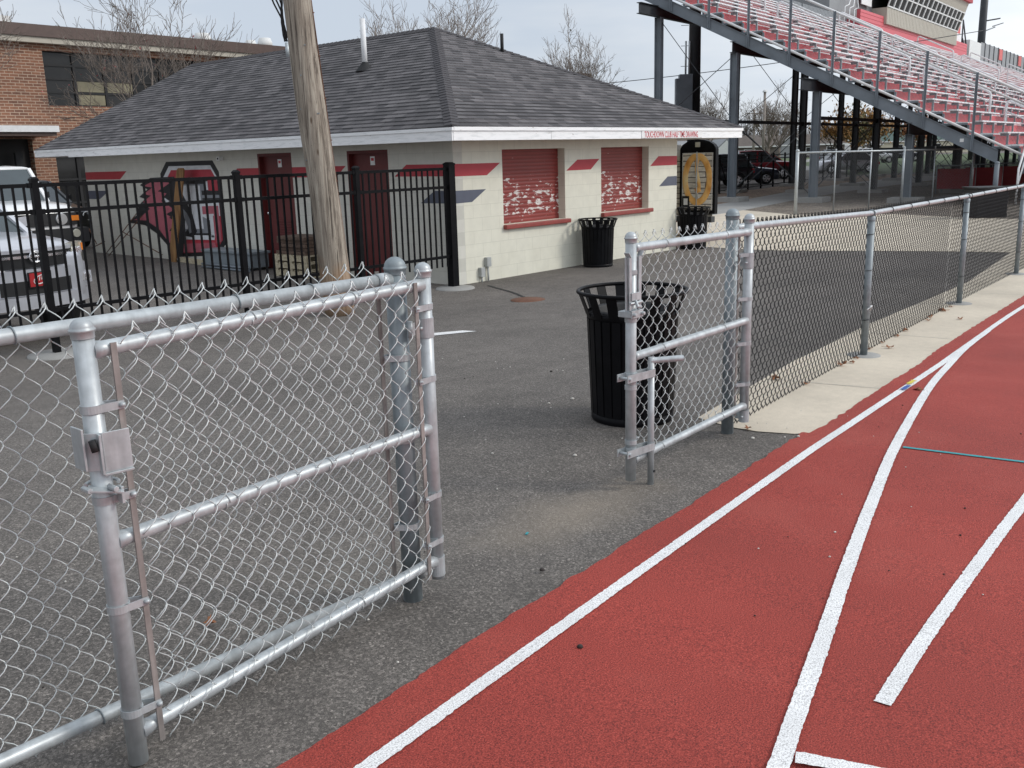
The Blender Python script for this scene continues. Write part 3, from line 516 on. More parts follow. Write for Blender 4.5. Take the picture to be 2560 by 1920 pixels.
for s in list(np.arange(3.6, 14, .62)): m_ = MB(); x, y, _, nx_, ny_ = fpath(s); tie(m_, x, y, RZ(s), (-ny_, nx_), .0215, .003); m_.build('tie_wire', 'wire_k', FR)
P = lambda s: fpath(s, .03); bot = lambda s: g(*fpath(s)[:2]) + .012
m_ = MB(); chain(m_, P, .06, 6.0, bot, lambda s: RZ(s) + .035, r=.0028, n=4, hi=1); chain(m_, P, .06 + .0385 * 156, SD[-1], bot, lambda s: RZ(s) + .035, r=.0029, n=3, hi=0, knuckle=False); m_.build('wire_mesh', 'wire_k', FR)
m_ = MB(); m_.tube([(8.0, 3.05, .62), (8.03, 3.04, .635), (8.02, 3.05, .60), (8.06, 3.06, .63), (7.97, 3.055, .61)], .006, 5); m_.build('string_knot', 'white', FR)
# tall fence before the grandstand
FB = thing('chain_link_fence', (27.44, 12.85, 0), 'tall thin grey chain link fence standing in gravel in front of the grandstand columns', 'fence')
A = np.array([27.44, 12.85]); B = np.array([33.01, 11.74]); T = (B - A) / np.linalg.norm(B - A); LB = 10.2
for i, s in enumerate((0, 1.9, 3.8, 5.68, 7.6, LB)):
    p = A + T * s; cap_post(MB(), p[0], p[1], 0, 1.86, .05 if i == 0 else (.04 if i in (3, 5) else .022)).build('fence_post', 'galv', FB)
MB().tube([(*A, 1.8), (*(A + T * LB), 1.74)], .027, 10).build('top_rail', 'galv', FB)
m_ = MB(); chain(m_, lambda s: (*(A + T * s), 0, -T[1], T[0]), .05, LB, .04, 1.78, p=.10, r=.0024, n=3, hi=0, knuckle=False); m_.build('wire_mesh', 'wire_d', FB)
# black barrier fence at the car park
FC = thing('railing_fence', (41.5, 22.6, 0), 'thin black railing fence between the leaf bed and the parked cars', 'fence')
A2 = np.array([37.6, 21.9]); B2 = np.array([66.0, 26.6]); T2 = (B2 - A2) / np.linalg.norm(B2 - A2)
for s in np.arange(0, 28.1, 2.0): p = A2 + T2 * s; MB().box((p[0] - .035, p[1] - .035, 0), (p[0] + .035, p[1] + .035, 1.72)).build('fence_post', 'blackpc', FC)
for z in (1.62, 1.45, .14): MB().beam((*A2, z), (*(A2 + T2 * 28), z), .04, .045).build('rail', 'blackpc', FC)
m_ = MB(); m_.beam((*(A2 + T2 * 2), 1.5), (*(A2 + T2 * 3.2), .2), .03, .03); m_.beam((*(A2 + T2 * 13), .2), (*(A2 + T2 * 15), 1.4), .03, .03); m_.build('brace', 'blackpc', FC)
# black ornamental fence in front of the parking bay
FO = thing('metal_picket_fence', (7.5, 10.45, 0), 'black metal picket fence running from the block building to the parked silver pickup', 'fence')
YF = 10.45; px = [1.99, 4.40, 6.82, 8.70, 10.50]
for i, x in enumerate(px):
    w = .062 if i == 4 else .034; h = 1.86 if i == 4 else 1.85; m_ = MB(); m_.box((x - w, YF - w, 0), (x + w, YF + w, h - .02))
    m_.loft([[(x - w - .006, YF - w - .006, h - .02), (x + w + .006, YF - w - .006, h - .02), (x + w + .006, YF + w + .006, h - .02), (x - w - .006, YF + w + .006, h - .02)], [(x - w - .006, YF - w - .006, h), (x + w + .006, YF - w - .006, h), (x + w + .006, YF + w + .006, h), (x - w - .006, YF + w + .006, h)], [(x - w * .6, YF - w * .6, h + .022), (x + w * .6, YF - w * .6, h + .022), (x + w * .6, YF + w * .6, h + .022), (x - w * .6, YF + w * .6, h + .022)]]); m_.build('fence_post', 'blackpc', FO)
pk = None
for i in range(4):
    a, b = px[i], px[i + 1]
    for z in (1.785, 1.515, .48): 
        m_ = MB(); m_.box((a + .03, YF - .019, z - .02), (b - .03, YF + .019, z + .02)); m_.box((a + .03, YF - .026, z - .026), (a + .07, YF + .026, z + .026)); m_.box((b - .07, YF - .026, z - .026), (b - .03, YF + .026, z + .026)); m_.build('rail', 'blackpc', FO)
    n = round((b - a) / .112)
    for k in range(1, n):
        x = a + (b - a) * k / n
        if pk is None: pk = MB().box((x - .0105, YF - .0105, .33), (x + .0105, YF + .0105, 1.775)).build('picket', 'blackpc', FO); pk0 = x
        else: o = pk.copy(); COL.objects.link(o); o.parent = FO; o.location = Vector(pk.location) + Vector((x - pk0, 0, 0))

# ------------------------------------------------------------------ litter bins
def bin_(x, y, label, z):
    r = thing('litter_bin', (x, y, z), label, 'litter bin', 'black slatted litter bins'); n = 26; H = .83
    m_ = MB(); m_.lathe((x, y, z), [(.255, .0), (.262, .012), (.262, .05), (.252, .055), (.278, .66), (.286, .665), (.288, .695), (.281, .70)], 40); m_.lathe((x, y, z), [(.0005, .006), (.25, .006)], 40); m_.build('barrel', 'blackpc', r)
    m_ = MB()
    for k in range(n):
        a = 2 * math.pi * k / n; ca, sa = math.cos(a), math.sin(a)
        m_.beam((x + .259 * ca, y + .259 * sa, z + .055), (x + .280 * ca, y + .282 * sa, z + .66), .055, .006, up=(ca, sa, 0))
    m_.build('slats', 'blackpc', r); m_ = MB(); m_.lathe((x, y, z), [(.283, .67), (.286, .67), (.286, .70), (.283, .70)], 30)
    for k in range(15):
        a = 2 * math.pi * k / 15; ca, sa = math.cos(a), math.sin(a); pts = [(.286, .68), (.303, .73), (.336, .818)]
        for (r0, z0), (r1, z1) in zip(pts, pts[1:]): m_.beam((x + r0 * ca, y + r0 * sa, z + z0), (x + r1 * ca, y + r1 * sa, z + z1), .066, .006, up=(ca, sa, 0))
    m_.build('flared_slats', 'blackpc', r)
    MB().tube([(x + .338 * math.cos(a), y + .338 * math.sin(a), z + H - .008) for a in np.linspace(0, 2 * math.pi, 44, endpoint=False)], .0125, 10, closed=True, ref=np.array([0, 0, 1.])).build('rim', 'blackpc', r)
    MB().lathe((x, y, z), [(.0005, .03), (.23, .03), (.255, .70), (.248, .715), (.235, .70), (.215, .05), (.0005, .05)], 30).build('liner', 'plastic', r)
    return r
bin_(4.98, 3.39, 'black slatted litter bin nearest the track, seen through the mesh of the closed gate', g(4.98, 3.39))
bin_(13.85, 10.16, 'black slatted litter bin against the block wall between the two shuttered hatches', 0)
bin_(17.32, 10.30, 'black slatted litter bin at the far end of the block wall by the pretzel trailer', 0)
# ------------------------------------------------------------------ leaning timber utility pole
UP = thing('utility_pole', (7.82, 9.88, 0), 'weathered wooden utility pole leaning in front of the black picket fence', 'utility pole')
m_ = MB(); zs = np.linspace(0, 10, 60); lean = (-.0455, .050)
m_.tube([(7.82 + lean[0] * z + .006 * math.sin(z * 1.7), 9.88 + lean[1] * z + .005 * math.sin(z * 2.3 + 1), z) for z in zs], [.192 - .0052 * z + .0035 * math.sin(z * 3.1) for z in zs], 40); m_.build('pole_shaft', 'pole', UP)
m_ = MB(); cxp = lambda z, a, r: (7.82 + lean[0] * z + r * math.cos(a), 9.88 + lean[1] * z + r * math.sin(a), z)
m_.tube([cxp(z, R(-52), .186 - .0052 * z + .006) for z in np.linspace(.3, 9, 40)], .007, 6); m_.build('ground_wire', 'rust', UP)
for z in (1.7, 2.2, 2.7, 3.2, 3.7): m_ = MB(); c = cxp(z, R(-52), .19 - .0052 * z); m_.box((c[0] - .014, c[1] - .014, c[2] - .006), (c[0] + .014, c[1] + .014, c[2] + .006)); m_.build('staple', 'rust', UP)
for k in range(5):
    m_ = MB(); a = R(128); pts = [cxp(z, a, .17 + .03 * k * math.sin((z - 3.35) * 1.6) + .02 + .03 * math.sin(z * 9 + k)) for z in np.linspace(3.38, 5.2, 26)]; m_.tube(pts, .011, 6); m_.build('cable', 'blackm', UP)
for k in range(6):
    a = R(-138 + rng.uniform(-50, 40)); z = rng.uniform(1.6, 3.7); m_ = MB(); c = cxp(z, a, .192 - .0052 * z); m_.tube([(c[0], c[1], c[2]), (c[0] + .012 * math.cos(a), c[1] + .012 * math.sin(a), c[2])], .008, 8); m_.build('nail_head', 'galv_d', UP)

# ------------------------------------------------------------------ block building with hip roof
BX, BY, BX1, BY1 = 10.673, 10.532, 17.04, 22.49
BL = thing('block_building', (BX, BY, 0), 'low grey block building with dark shingle roof and red doors and shutters', 'building')
def wall_openings(x0, x1, z1, ops, f, t):
    """box wall from x0 to x1 split round openings (a, b, z0, z1); f maps (along, depth, z)"""
    m_ = MB(); cuts = sorted(set([x0, x1] + [v for o in ops for v in o[:2]]))
    def bx(a, b, lo, hi): p = f(a, 0, lo); q = f(b, t, hi); m_.box(tuple(np.minimum(p, q)), tuple(np.maximum(p, q)))
    for a, b in zip(cuts, cuts[1:]):
        o = [o for o in ops if o[0] <= a + 1e-6 and o[1] >= b - 1e-6]
        if not o: bx(a, b, -.1, z1)
        else:
            lo = -.1
            for q in sorted(o, key=lambda q: q[2]):
                if q[2] > lo: bx(a, b, lo, q[2])
                lo = q[3]
            bx(a, b, lo, z1)
    return m_
doors = [(12.0, 13.02, 0, 2.10), (14.57, 15.60, 0, 2.11)]; wins = [(11.79, 13.41, .86, 2.05), (14.47, 16.02, .89, 2.05)]
wall_openings(BY, BY1, 2.30, doors, lambda a, d, z: (BX + d, a, z), .2).build('long_wall', 'block_x', BL)
wall_openings(BX + .2, BX1, 2.30, wins, lambda a, d, z: (a, BY + d, z), .2).build('serving_wall', 'block_y', BL)
m_ = MB(); m_.box((BX1 - .2, BY + .2, -.1), (BX1, BY1, 2.3)); m_.box((BX + .2, BY1 - .2, -.1), (BX1 - .2, BY1, 2.3)); m_.build('rear_walls', 'block_y', BL)
for a, b, z0, z1 in doors:
    dr = MB().box((BX + .09, a + .05, .01), (BX + .13, b - .05, z1 - .05)).build('door', 'door', BL)
    m_ = MB(); m_.box((BX - .004, a, 0), (BX + .15, a + .05, z1)); m_.box((BX - .004, b - .05, 0), (BX + .15, b, z1)); m_.box((BX - .004, a + .05, z1 - .05), (BX + .15, b - .05, z1)); m_.build('frame', 'door', dr)
    MB().lathe((BX + .06, b - .13 if a > 14 else a + .9, 1.0), [(.001, 0), (.03, .01), (.03, .045), (.001, .055)], 12).build('knob', 'chrome', dr)
    m_ = MB(); m_.box((BX + .083, a + .42, 1.86), (BX + .089, a + .53, 2.0)); m_.build('paper_notice', 'signw', dr)
    m_ = MB(); m_.box((BX + .0835, a + .44, 1.93), (BX + .0865 - .004, a + .51, 1.975)); m_.build('notice_symbol', 'signr', dr)
    if a > 14:
        m_ = MB(); m_.box((BX + .082, 14.80, .33), (BX + .09, 15.28, .93))
        for k in range(12): m_.box((BX + .068, 14.83, .36 + k * .047), (BX + .082, 15.25, .375 + k * .047))
        m_.build('louvre', 'door', dr)
for a, b, z0, z1 in wins:
    w = MB().box((a, BY + .150, z0), (b, BY + .185, z1)).build('shutter', 'shutter', BL, loc=(a, BY + .15, z0))
    m_ = MB(); m_.box((a - .012, BY - .075, z0 - .075), (b + .075, BY + .15, z0 - .004)); m_.build('sill', 'sill', BL, bevel=.012)
# painted stripes: flat colour on the blocks
def onX(poly, k, mat, nm='painted_stripe', label=None): m_ = MB(); m_.prism(poly, lambda a, z: (BX - .0015 * k, a, z), lambda a, z: (BX + .002, a, z)); return m_.build(nm, mat, BL, label)
def onY(poly, k, mat, nm='painted_stripe'): m_ = MB(); m_.prism(poly, lambda a, z: (a, BY - .0015 * k, z), lambda a, z: (a, BY + .002, z)); return m_.build(nm, mat, BL)
for p in ([(BY1, 1.845), (20.56, 1.85), (20.89, 1.675), (BY1, 1.675)], [(16.30, 1.855), (15.60, 1.855), (15.60, 1.675), (16.50, 1.675)], [(14.57, 1.855), (13.07, 1.858), (13.34, 1.675), (14.57, 1.675)], [(11.57, 1.855), (BY, 1.85), (BY, 1.668), (11.86, 1.672)]): onX(p, 1, 'stripe_r')
for p in ([(BY1, 1.425), (21.47, 1.427), (21.94, 1.236), (BY1, 1.236)], [(10.96, 1.45), (BY, 1.45), (BY, 1.258), (11.28, 1.258)]): onX(p, 1, 'stripe_n')
for p, mm in (([(BX, 1.85), (11.74, 1.845), (11.42, 1.66), (BX, 1.665)], 'stripe_r'), ([(BX, 1.45), (11.39, 1.447), (11.06, 1.263), (BX, 1.258)], 'stripe_n'), ([(13.77, 1.85), (14.42, 1.852), (14.157, 1.672), (13.448, 1.67)], 'stripe_r'), ([(16.36, 1.86), (BX1, 1.855), (BX1, 1.68), (16.07, 1.68)], 'stripe_r'), ([(16.70, 1.463), (BX1, 1.463), (BX1, 1.28), (16.39, 1.285)], 'stripe_n')): onY(p, 1, mm)
# block letter emblem with a crested bird head beside it
def ins(p, d, sx=0, sz=0):
    c = np.mean(p, 0); return [(float(a + np.sign(c[0] - a) * d + sx), float(z + np.sign(c[1] - z) * d + sz)) for a, z in p]
octo = [(18.86, 2.02), (17.12, 2.02), (16.93, 1.80), (16.93, .40), (17.22, .16), (18.84, .06), (19.14, .33), (19.14, 1.78)]
em = onX(octo, 1, 'em_k', 'letter_emblem')
def emq(poly, k, mat, nm): m_ = MB(); m_.prism(poly, lambda a, z: (BX - .0015 * k, a, z), lambda a, z: (BX + .002, a, z)); return m_.build(nm, mat, em)
emq(ins(octo, .09), 2, 'em_w', 'outline'); emq(ins(octo, .125, -.04, -.045), 3, 'em_r', 'letter_face')
emq([(18.60, 1.66), (17.36, 1.66), (17.36, .52), (18.60, .46)], 4, 'em_k', 'counter'); emq([(18.48, 1.57), (17.50, 1.57), (17.50, .60), (18.48, .56)], 5, 'em_g', 'counter_shade'); emq([(18.36, 1.54), (17.66, 1.54), (17.66, .68), (18.36, .66)], 6, 'em_w', 'counter_fill')
emq([(17.60, 1.44), (16.93, 1.44), (16.93, 1.20), (17.60, 1.20)], 7, 'em_k', 'gap'); emq([(17.60, 1.35), (16.98, 1.36), (16.98, 1.30), (17.60, 1.29)], 8, 'em_g', 'gap_shade')
emq([(17.72, 1.19), (17.02, 1.21), (17.02, .95), (17.28, .95), (17.28, .52), (17.40, .52), (17.40, .86), (17.72, .94)], 8, 'em_w', 'bar_outline'); emq([(17.64, 1.13), (17.05, 1.15), (17.05, .45), (17.24, .40), (17.24, .99), (17.64, .97)], 9, 'em_p', 'bar_face')
emq([(17.42, 1.62), (17.36, 1.62), (17.36, 1.45), (17.42, 1.45)], 8, 'em_w', 'serif'); emq([(18.52, .44), (17.30, .47), (17.30, .56), (18.52, .53)], 8, 'em_w', 'lower_outline')
emq([(18.95, .32), (17.30, .42), (17.24, .24), (18.80, .15)], 8, 'em_p', 'lower_face')
bd = onX([(18.60, 1.72), (19.55, 1.70), (20.02, 1.55), (19.72, 1.46), (20.10, 1.30), (19.86, 1.26), (20.16, 1.12), (20.25, .92), (20.75, .74), (20.0, .70), (19.5, .52), (19.15, .30), (18.55, .10), (18.35, .8), (18.2, 1.2)], 10, 'em_k', 'bird_emblem')
def bdq(poly, k, mat, nm): m_ = MB(); m_.prism(poly, lambda a, z: (BX - .0015 * k, a, z), lambda a, z: (BX + .002, a, z)); return m_.build(nm, mat, bd)
bdq([(18.75, 1.60), (19.5, 1.62), (19.86, 1.53), (19.5, 1.50), (19.9, 1.36), (19.6, 1.33), (19.95, 1.2), (19.7, 1.05), (20.15, .86), (20.45, .80), (19.9, .80), (19.4, .62), (19.1, .38), (18.75, .25), (18.6, .8), (19.05, .95), (18.7, 1.05), (19.2, 1.22), (18.95, 1.38), (19.3, 1.42)], 11, 'em_p', 'feathers')
bdq([(18.62, .95), (18.95, .88), (18.7, .8), (19.0, .6), (18.66, .62)], 12, 'em_k', 'feather_line'); bdq([(19.08, 1.30), (18.86, 1.22), (19.0, 1.18)], 12, 'em_w', 'eye')
bdq([(18.58, 1.38), (18.25, 1.25), (18.02, .95), (17.93, .62), (18.1, .50), (18.5, .52), (18.25, .66), (18.2, .9), (18.4, 1.1)], 12, 'em_k', 'beak_outline'); bdq([(18.46, 1.14), (18.22, .98), (18.08, .78), (18.06, .62), (18.2, .57), (18.24, .72), (18.36, .92)], 13, 'em_g', 'beak')
# roof: courses of shingles on the two visible slopes, plain sheets behind
EX, EY, EX1, EY1, EZ = 10.07, 9.93, 18.56, 23.62, 2.372
PX, PY, PZ = 14.31, 14.50, 4.46; kx = (PZ - EZ) / (PX - EX); ky = (PZ - EZ) / (PY - EY)
m_ = MB(); n = 33; st_ = (PX - EX) / n
for i in range(n):
    a, b = EX + i * st_, EX + (i + 1) * st_ + .012; hy = lambda x: EY + (x - EX) * (PY - EY) / (PX - EX)
    za, zb = EZ + i * st_ * kx, EZ + (b - EX) * kx; lift = .013; j = 0.0
    V = [(a - .01, hy(a), za + lift), (a - .01, EY1, za + lift), (b, EY1, zb), (b, hy(b), zb), (a - .01, hy(a), za - .002), (a - .01, EY1, za - .002)]
    m_.add(V, [(0, 3, 2, 1), (0, 1, 5, 4)])
m_.build('roof_slope', 'sh_x', BL, loc=(EX, EY, EZ))
m_ = MB(); n = 35; st_ = (PY - EY) / n
for i in range(n):
    a, b = EY + i * st_, EY + (i + 1) * st_ + .012; xl = lambda y: EX + (y - EY) * (PX - EX) / (PY - EY); xr = lambda y: EX1 - (y - EY) * (EX1 - PX) / (PY - EY)
    za, zb = EZ + i * st_ * ky, EZ + (b - EY) * ky
    m_.add([(xl(a), a - .01, za + .013), (xr(a), a - .01, za + .013), (xr(b), b, zb), (xl(b), b, zb), (xl(a), a - .01, za - .002), (xr(a), a - .01, za - .002)], [(0, 1, 2, 3), (0, 4, 5, 1)])
m_.build('roof_slope', 'sh_y', BL, loc=(EX, EY, EZ))
m_ = MB(); m_.quad((EX1, EY, EZ), (EX1, EY1, EZ), (PX, EY1, PZ), (PX, PY, PZ)); m_.build('roof_slope', 'sh_x', BL, loc=(EX, EY, EZ))
MB().prism([(EX, EZ), (EX1, EZ), (PX, PZ)], lambda x, z: (x, EY1 - .25, z - .03), lambda x, z: (x, EY1 - .05, z - .03)).build('gable', 'fascia', BL)
def capline(p, q, nrm1, nrm2, nm, w=.16, step=.145):
    p, q = np.array(p), np.array(q); L = np.linalg.norm(q - p); t = (q - p) / L; m_ = MB(); k = int(L / step)
    for i in range(k):
        a = p + t * i * step; b = p + t * ((i + 1) * step + .03); V = []
        for e, up in ((a, .026), (b, .012)): V += [e + nrm1 * w + np.array([0, 0, up - .004]), e + np.array([0, 0, up + .012]), e + nrm2 * w + np.array([0, 0, up - .004])]
        V += [V[0] - np.array([0, 0, .014]), V[1] - np.array([0, 0, .014]), V[2] - np.array([0, 0, .014])]
        m_.add(V, [(0, 3, 4, 1), (1, 4, 5, 2), (0, 1, 7, 6), (1, 2, 8, 7)])
    return m_.build(nm, 'sh_cap', BL)
v1 = np.array([0, 1, 0.]); v2 = np.array([1, 0, 0.])
capline((EX, EY, EZ), (PX, PY, PZ), np.array([-.02, 1, -.0]) * .9, np.array([1, -.02, 0.]) * .9, 'hip_cap', .17)
capline((PX, PY, PZ), (PX, EY1, PZ), np.array([-.9, 0, -.9 * kx]), np.array([.9, 0, -.9 * kx]), 'ridge_cap', .16)
capline((EX1, EY, EZ), (PX, PY, PZ), np.array([-1, 0, 0.]), np.array([0, 1, 0.]), 'hip_cap', .16)
# fascia boards, upper drip boards, soffit
for a, b, z0, z1, o in ((EY, 13.4, 2.180, 2.318, 0), (13.406, 17.66, 2.183, 2.318, .002), (17.666, 21.92, 2.185, 2.318, .001), (21.926, EY1, 2.215, 2.325, .004)): MB().box((EX - .006 - o, a, z0), (EX + .02, b, z1)).build('fascia_board', 'fascia', BL)
MB().box((EX - .020, EY - .02, 2.3185), (EX + .02, EY1, 2.366)).build('drip_board', 'fascia', BL)
for a, b, o in ((EX + .021, 12.3, 0), (12.306, 14.84, .002), (14.846, EX1, .001)): MB().box((a, EY - .006 - o, 2.182), (b, EY + .02, 2.318)).build('fascia_board', 'fascia', BL)
MB().box((EX + .021, EY - .026, 2.3185), (EX1 + .02, EY + .02, 2.372)).build('drip_board', 'fascia', BL)
MB().box((EX + .02, EY + .021, 2.205), (EX1, EY1 - .02, 2.235)).build('soffit', 'wsiding', BL); MB().box((EX1 - .02, EY + .021, 2.182), (EX1, EY1, 2.36)).build('fascia_board', 'fascia', BL)
# lettered board on the fascia
sg = MB().box((14.86, EY - .016, 2.190), (16.96, EY - .0095, 2.314)).build('lettered_board', 'signw', BL)
tcu = bpy.data.curves.new("letters", 'FONT'); tcu.body = "TOUCHDOWN CLUB HALF TIME DRAWING"; tcu.size = .142; tcu.extrude = .0015; tcu.offset = .0003
to = bpy.data.objects.new("tmp", tcu); COL.objects.link(to); bpy.context.view_layer.update(); dg = bpy.context.evaluated_depsgraph_get(); me = bpy.data.meshes.new_from_object(to.evaluated_get(dg))
xs_ = [v.co.x for v in me.vertices]; ys_ = [v.co.y for v in me.vertices]; x0, x1, y0, y1 = min(xs_), max(xs_), min(ys_), max(ys_)
V = [(14.94 + (v.co.x - x0) / (x1 - x0) * 1.84, EY - .018 - v.co.z * .8, 2.1985 + (v.co.y - y0) / (y1 - y0) * .108) for v in me.vertices]; m_ = MB(); m_.add(V, [tuple(p.vertices) for p in me.polygons]); bpy.data.objects.remove(to); m_.build('lettering', 'signr', sg)
# roof vent pipes, conduit, camera
m_ = MB(); m_.cyl((12.627, 14.698, 3.55), (12.627, 14.698, 4.53), .052, n=16); vp_ = m_.build('vent_pipe', 'white', BL); m_ = MB(); m_.lathe((12.62, 14.69, 3.60), [(.19, -.02), (.13, .06), (.06, .13), (.056, .15)], 16); m_.build('flashing', 'blackm', vp_)
m_ = MB(); m_.cyl((13.9, 18.8, 4.2), (13.9, 18.8, 4.56), .045, n=12); m_.build('vent_pipe', 'galv', BL); m_ = MB(); m_.cyl((15.1, 13.4, 3.9), (15.1, 13.4, 4.31), .035, n=10); m_.build('vent_pipe', 'blackm', BL)
for a, z, w in ((11.19, .15, .045), (11.34, .30, .05)):
    m_ = MB(); m_.box((a - w, BY - .07, z - .07), (a + w, BY - .002, z + .08)); cb = m_.build('outlet_box', 'cbox', BL, bevel=.006); m_ = MB(); m_.cyl((a, BY - .035, -.02), (a, BY - .035, z - .065), .016, n=10); m_.build('conduit', 'cbox', cb)
m_ = MB(); m_.box((BX - .10, 16.72, 2.01), (BX - .005, 16.82, 2.085)); cb = m_.build('security_camera', 'signw', BL, bevel=.006); m_ = MB(); m_.lathe((0, 0, 0), [(.001, 0), (.022, .002)], 12); m2 = MB(); m2.box((BX - .104, 16.75, 2.03), (BX - .1005, 16.79, 2.065)); m2.build('lens', 'blackm', cb)

# things leaning on or standing by the long wall
m_ = MB(); yc = lambda z: 18.50 - .30 * z; m_.loft([[(10.36 + .08 * z / 1.9 + .03 * k, yc(z) - .135 * s_ * w_, z) for k, s_ in ((0, 1), (1, 1), (1, -1), (0, -1))] for z, w_ in ((0, 1.), (1.76, 1.), (1.86, .9), (1.89, .6))]); m_.build('wooden_plank', 'plank', None, 'brown wooden plank leaning upright against the painted letter', 'plank')
m_ = MB(); m_.box((10.18, 15.38, .05), (10.58, 16.96, .30)); m_.box((10.15, 15.35, .302), (10.61, 16.99, .35)); m_.box((10.25, 15.5, 0), (10.5, 15.6, .0499)); m_.box((10.25, 16.7, 0), (10.5, 16.8, .0499)); m_.build('metal_chest', 'greybox', None, 'long low grey metal chest on the ground under the painted letter', 'chest', bevel=.006)
m_ = MB(); m_.box((10.38, 17.1, .0), (10.47, 18.4, .09), rz=-.12); m_.build('timber_beam', 'pallet', None, 'pale timber beam lying in front of the grey metal chest', 'beam')
m_ = MB(); [m_.tube([(10.02, 15.2, .03 + .05 * k), (10.06, 16.85, .03 + .05 * k)], .022, 6) for k in range(2)]; m_.build('metal_rails', 'steel', None, 'two blue grey metal rails lying before the grey chest', 'rails')
rk = thing('metal_rack', (10.4, 21.2, 0), 'rusty bent metal rods standing against the wall left of the bird painting', 'rods')
for a, b in (((10.5, 21.75, .50), (10.2, 21.1, .02)), ((10.5, 21.6, .30), (10.3, 21.85, .16)), ((10.2, 21.1, .02), (10.6, 20.1, 1.0)), ((10.28, 21.05, .02), (10.62, 20.0, .9)), ((10.4, 20.5, .55), (10.55, 19.2, .1)), ((10.3, 21.9, .62), (10.35, 21.7, .25))): MB().tube([a, b], .011, 6).build('rod', 'rust', rk)
def pallet(z, label):
    r = thing('wooden_pallet', (10.3, 13.9, z), label, 'pallet', 'pallets stacked by the wall')
    for k in range(7): MB().box((10.0, 13.45 + k * .14, z + .105), (10.6, 13.45 + k * .14 + .09, z + .124)).build('deck_board', 'pallet', r)
    for x in (10.0, 10.255, 10.51): MB().box((x, 13.45, z + .02), (x + .09, 14.38, z + .104)).build('stringer', 'pallet', r)
    for k in range(3): MB().box((10.0, 13.45 + k * .41, z), (10.6, 13.45 + k * .41 + .10, z + .019)).build('bottom_board', 'pallet', r)
for k, nm in enumerate(('bottom pale pallet of the stack of three beside the red door', 'middle pale pallet of the stack of three beside the red door', 'top pale pallet of the stack of three, under the dark boards')): pallet(.13 * k, nm)
for k in range(5):
    m_ = MB(); m_.box((10.03 + .03 * (k % 2), 13.5, .392 + .062 * k), (10.56, 14.34 - .05 * (k % 3), .392 + .062 * k + .055)); m_.build('dark_board', 'lumber', None, ('%s dark brown board of the five on the pallets' % ('lowest', 'second from lowest', 'middle', 'second from top', 'topmost')[k]), 'board', 'dark boards on the pallets')

# ------------------------------------------------------------------ brick school behind
al = R(4); c0 = np.array([14.9, 34.36]); cu, su = math.cos(al), math.sin(al)
xb = lambda p: (c0[0] + p[0] * cu - p[1] * su, c0[1] + p[0] * su + p[1] * cu, p[2])          # x along the facade, y into the building
SB = thing('brick_school', (c0[0], c0[1], 0), 'two storey flat roofed brick school building behind the block building', 'building')
w = wall_openings(-16, 34, 6.05, [(.45, 9.5, 4.05, 5.84), (.45, 3.0, -.05, 2.36), (-9, -2.1, 4.0, 5.8), (-4.6, -.30, -.05, 2.95)], lambda a, d, z: (a, d, z), .3); w.xf = xb; w.build('brick_wall', 'brick', SB, loc=(c0[0], c0[1], 0)).rotation_euler = (0, 0, 0)
m_ = MB(xb); m_.box((-16, .3, 0), (34, 14, 5.9)); m_.build('building_core', 'dark', SB)
m_ = MB(xb); m_.box((-16.3, -.35, 6.24), (34.3, 14, 6.62)); m_.build('roof_edge', 'brtrim', SB); m_ = MB(xb); m_.box((-16.2, -.28, 6.05), (34.2, 14, 6.238)); m_.build('soffit_band', 'tan', SB)
def school_window(a, b, z0, z1, cols, rows, blinds, nm):
    f = MB(xb); 
    for k in range(cols + 1): x = a + (b - a) * k / cols; f.box((x - .05, .12, z0), (x + .05, .2, z1))
    for k in range(rows + 1): z = z0 + (z1 - z0) * k / rows; f.box((a, .13, z - .035), (b, .19, z + .035))
    o = f.build(nm, 'blackm', SB)
    p = MB(xb); p.quad((a, .175, z0), (b, .175, z0), (b, .175, z1), (a, .175, z1)); p.build('pane', 'glass', o)
    for (ca, cb, ra, rb) in blinds:
        q = MB(xb); w_ = (b - a) / cols; h_ = (z1 - z0) / rows; q.box((a + ca * w_ + .06, .155, z0 + ra * h_ + .05), (a + cb * w_ - .06, .165, z0 + rb * h_ - .05)); q.build('blind', 'glass_l', o)
school_window(.45, 9.5, 4.05, 5.84, 8, 4, [(1, 2, 0, 1), (1, 2, 1, 2), (2, 3, 1, 2), (4, 5, 1, 2), (5, 6, 1, 2)], 'upper_window'); school_window(.45, 3.0, -.05, 2.36, 3, 3, [], 'lower_window'); school_window(-9, -2.1, 4.0, 5.8, 6, 3, [(1, 2, 0, 1)], 'upper_window')
m_ = MB(xb); m_.box((-5.0, -1.5, 3.12), (-.1, 0, 3.32)); cp = m_.build('entrance_canopy', 'white', SB); m_ = MB(xb); m_.box((-4.9, -1.4, 3.0), (-.15, 0, 3.12)); m_.build('canopy_edge', 'brtrim', cp)
m_ = MB(xb); m_.box((-4.6, .9, 0), (-2.2, .98, 2.9)); m_.build('entrance_door', 'door', SB); m_ = MB(xb); m_.box((-1.0, -.14, 1.9), (-.75, -.004, 2.5)); m_.build('wall_lamp', 'blackm', SB)
m_ = MB(xb); m_.box((-1.48, -.05, 3.4), (-1.44, -.004, 6.05)); m_.build('downpipe', 'tan', SB)
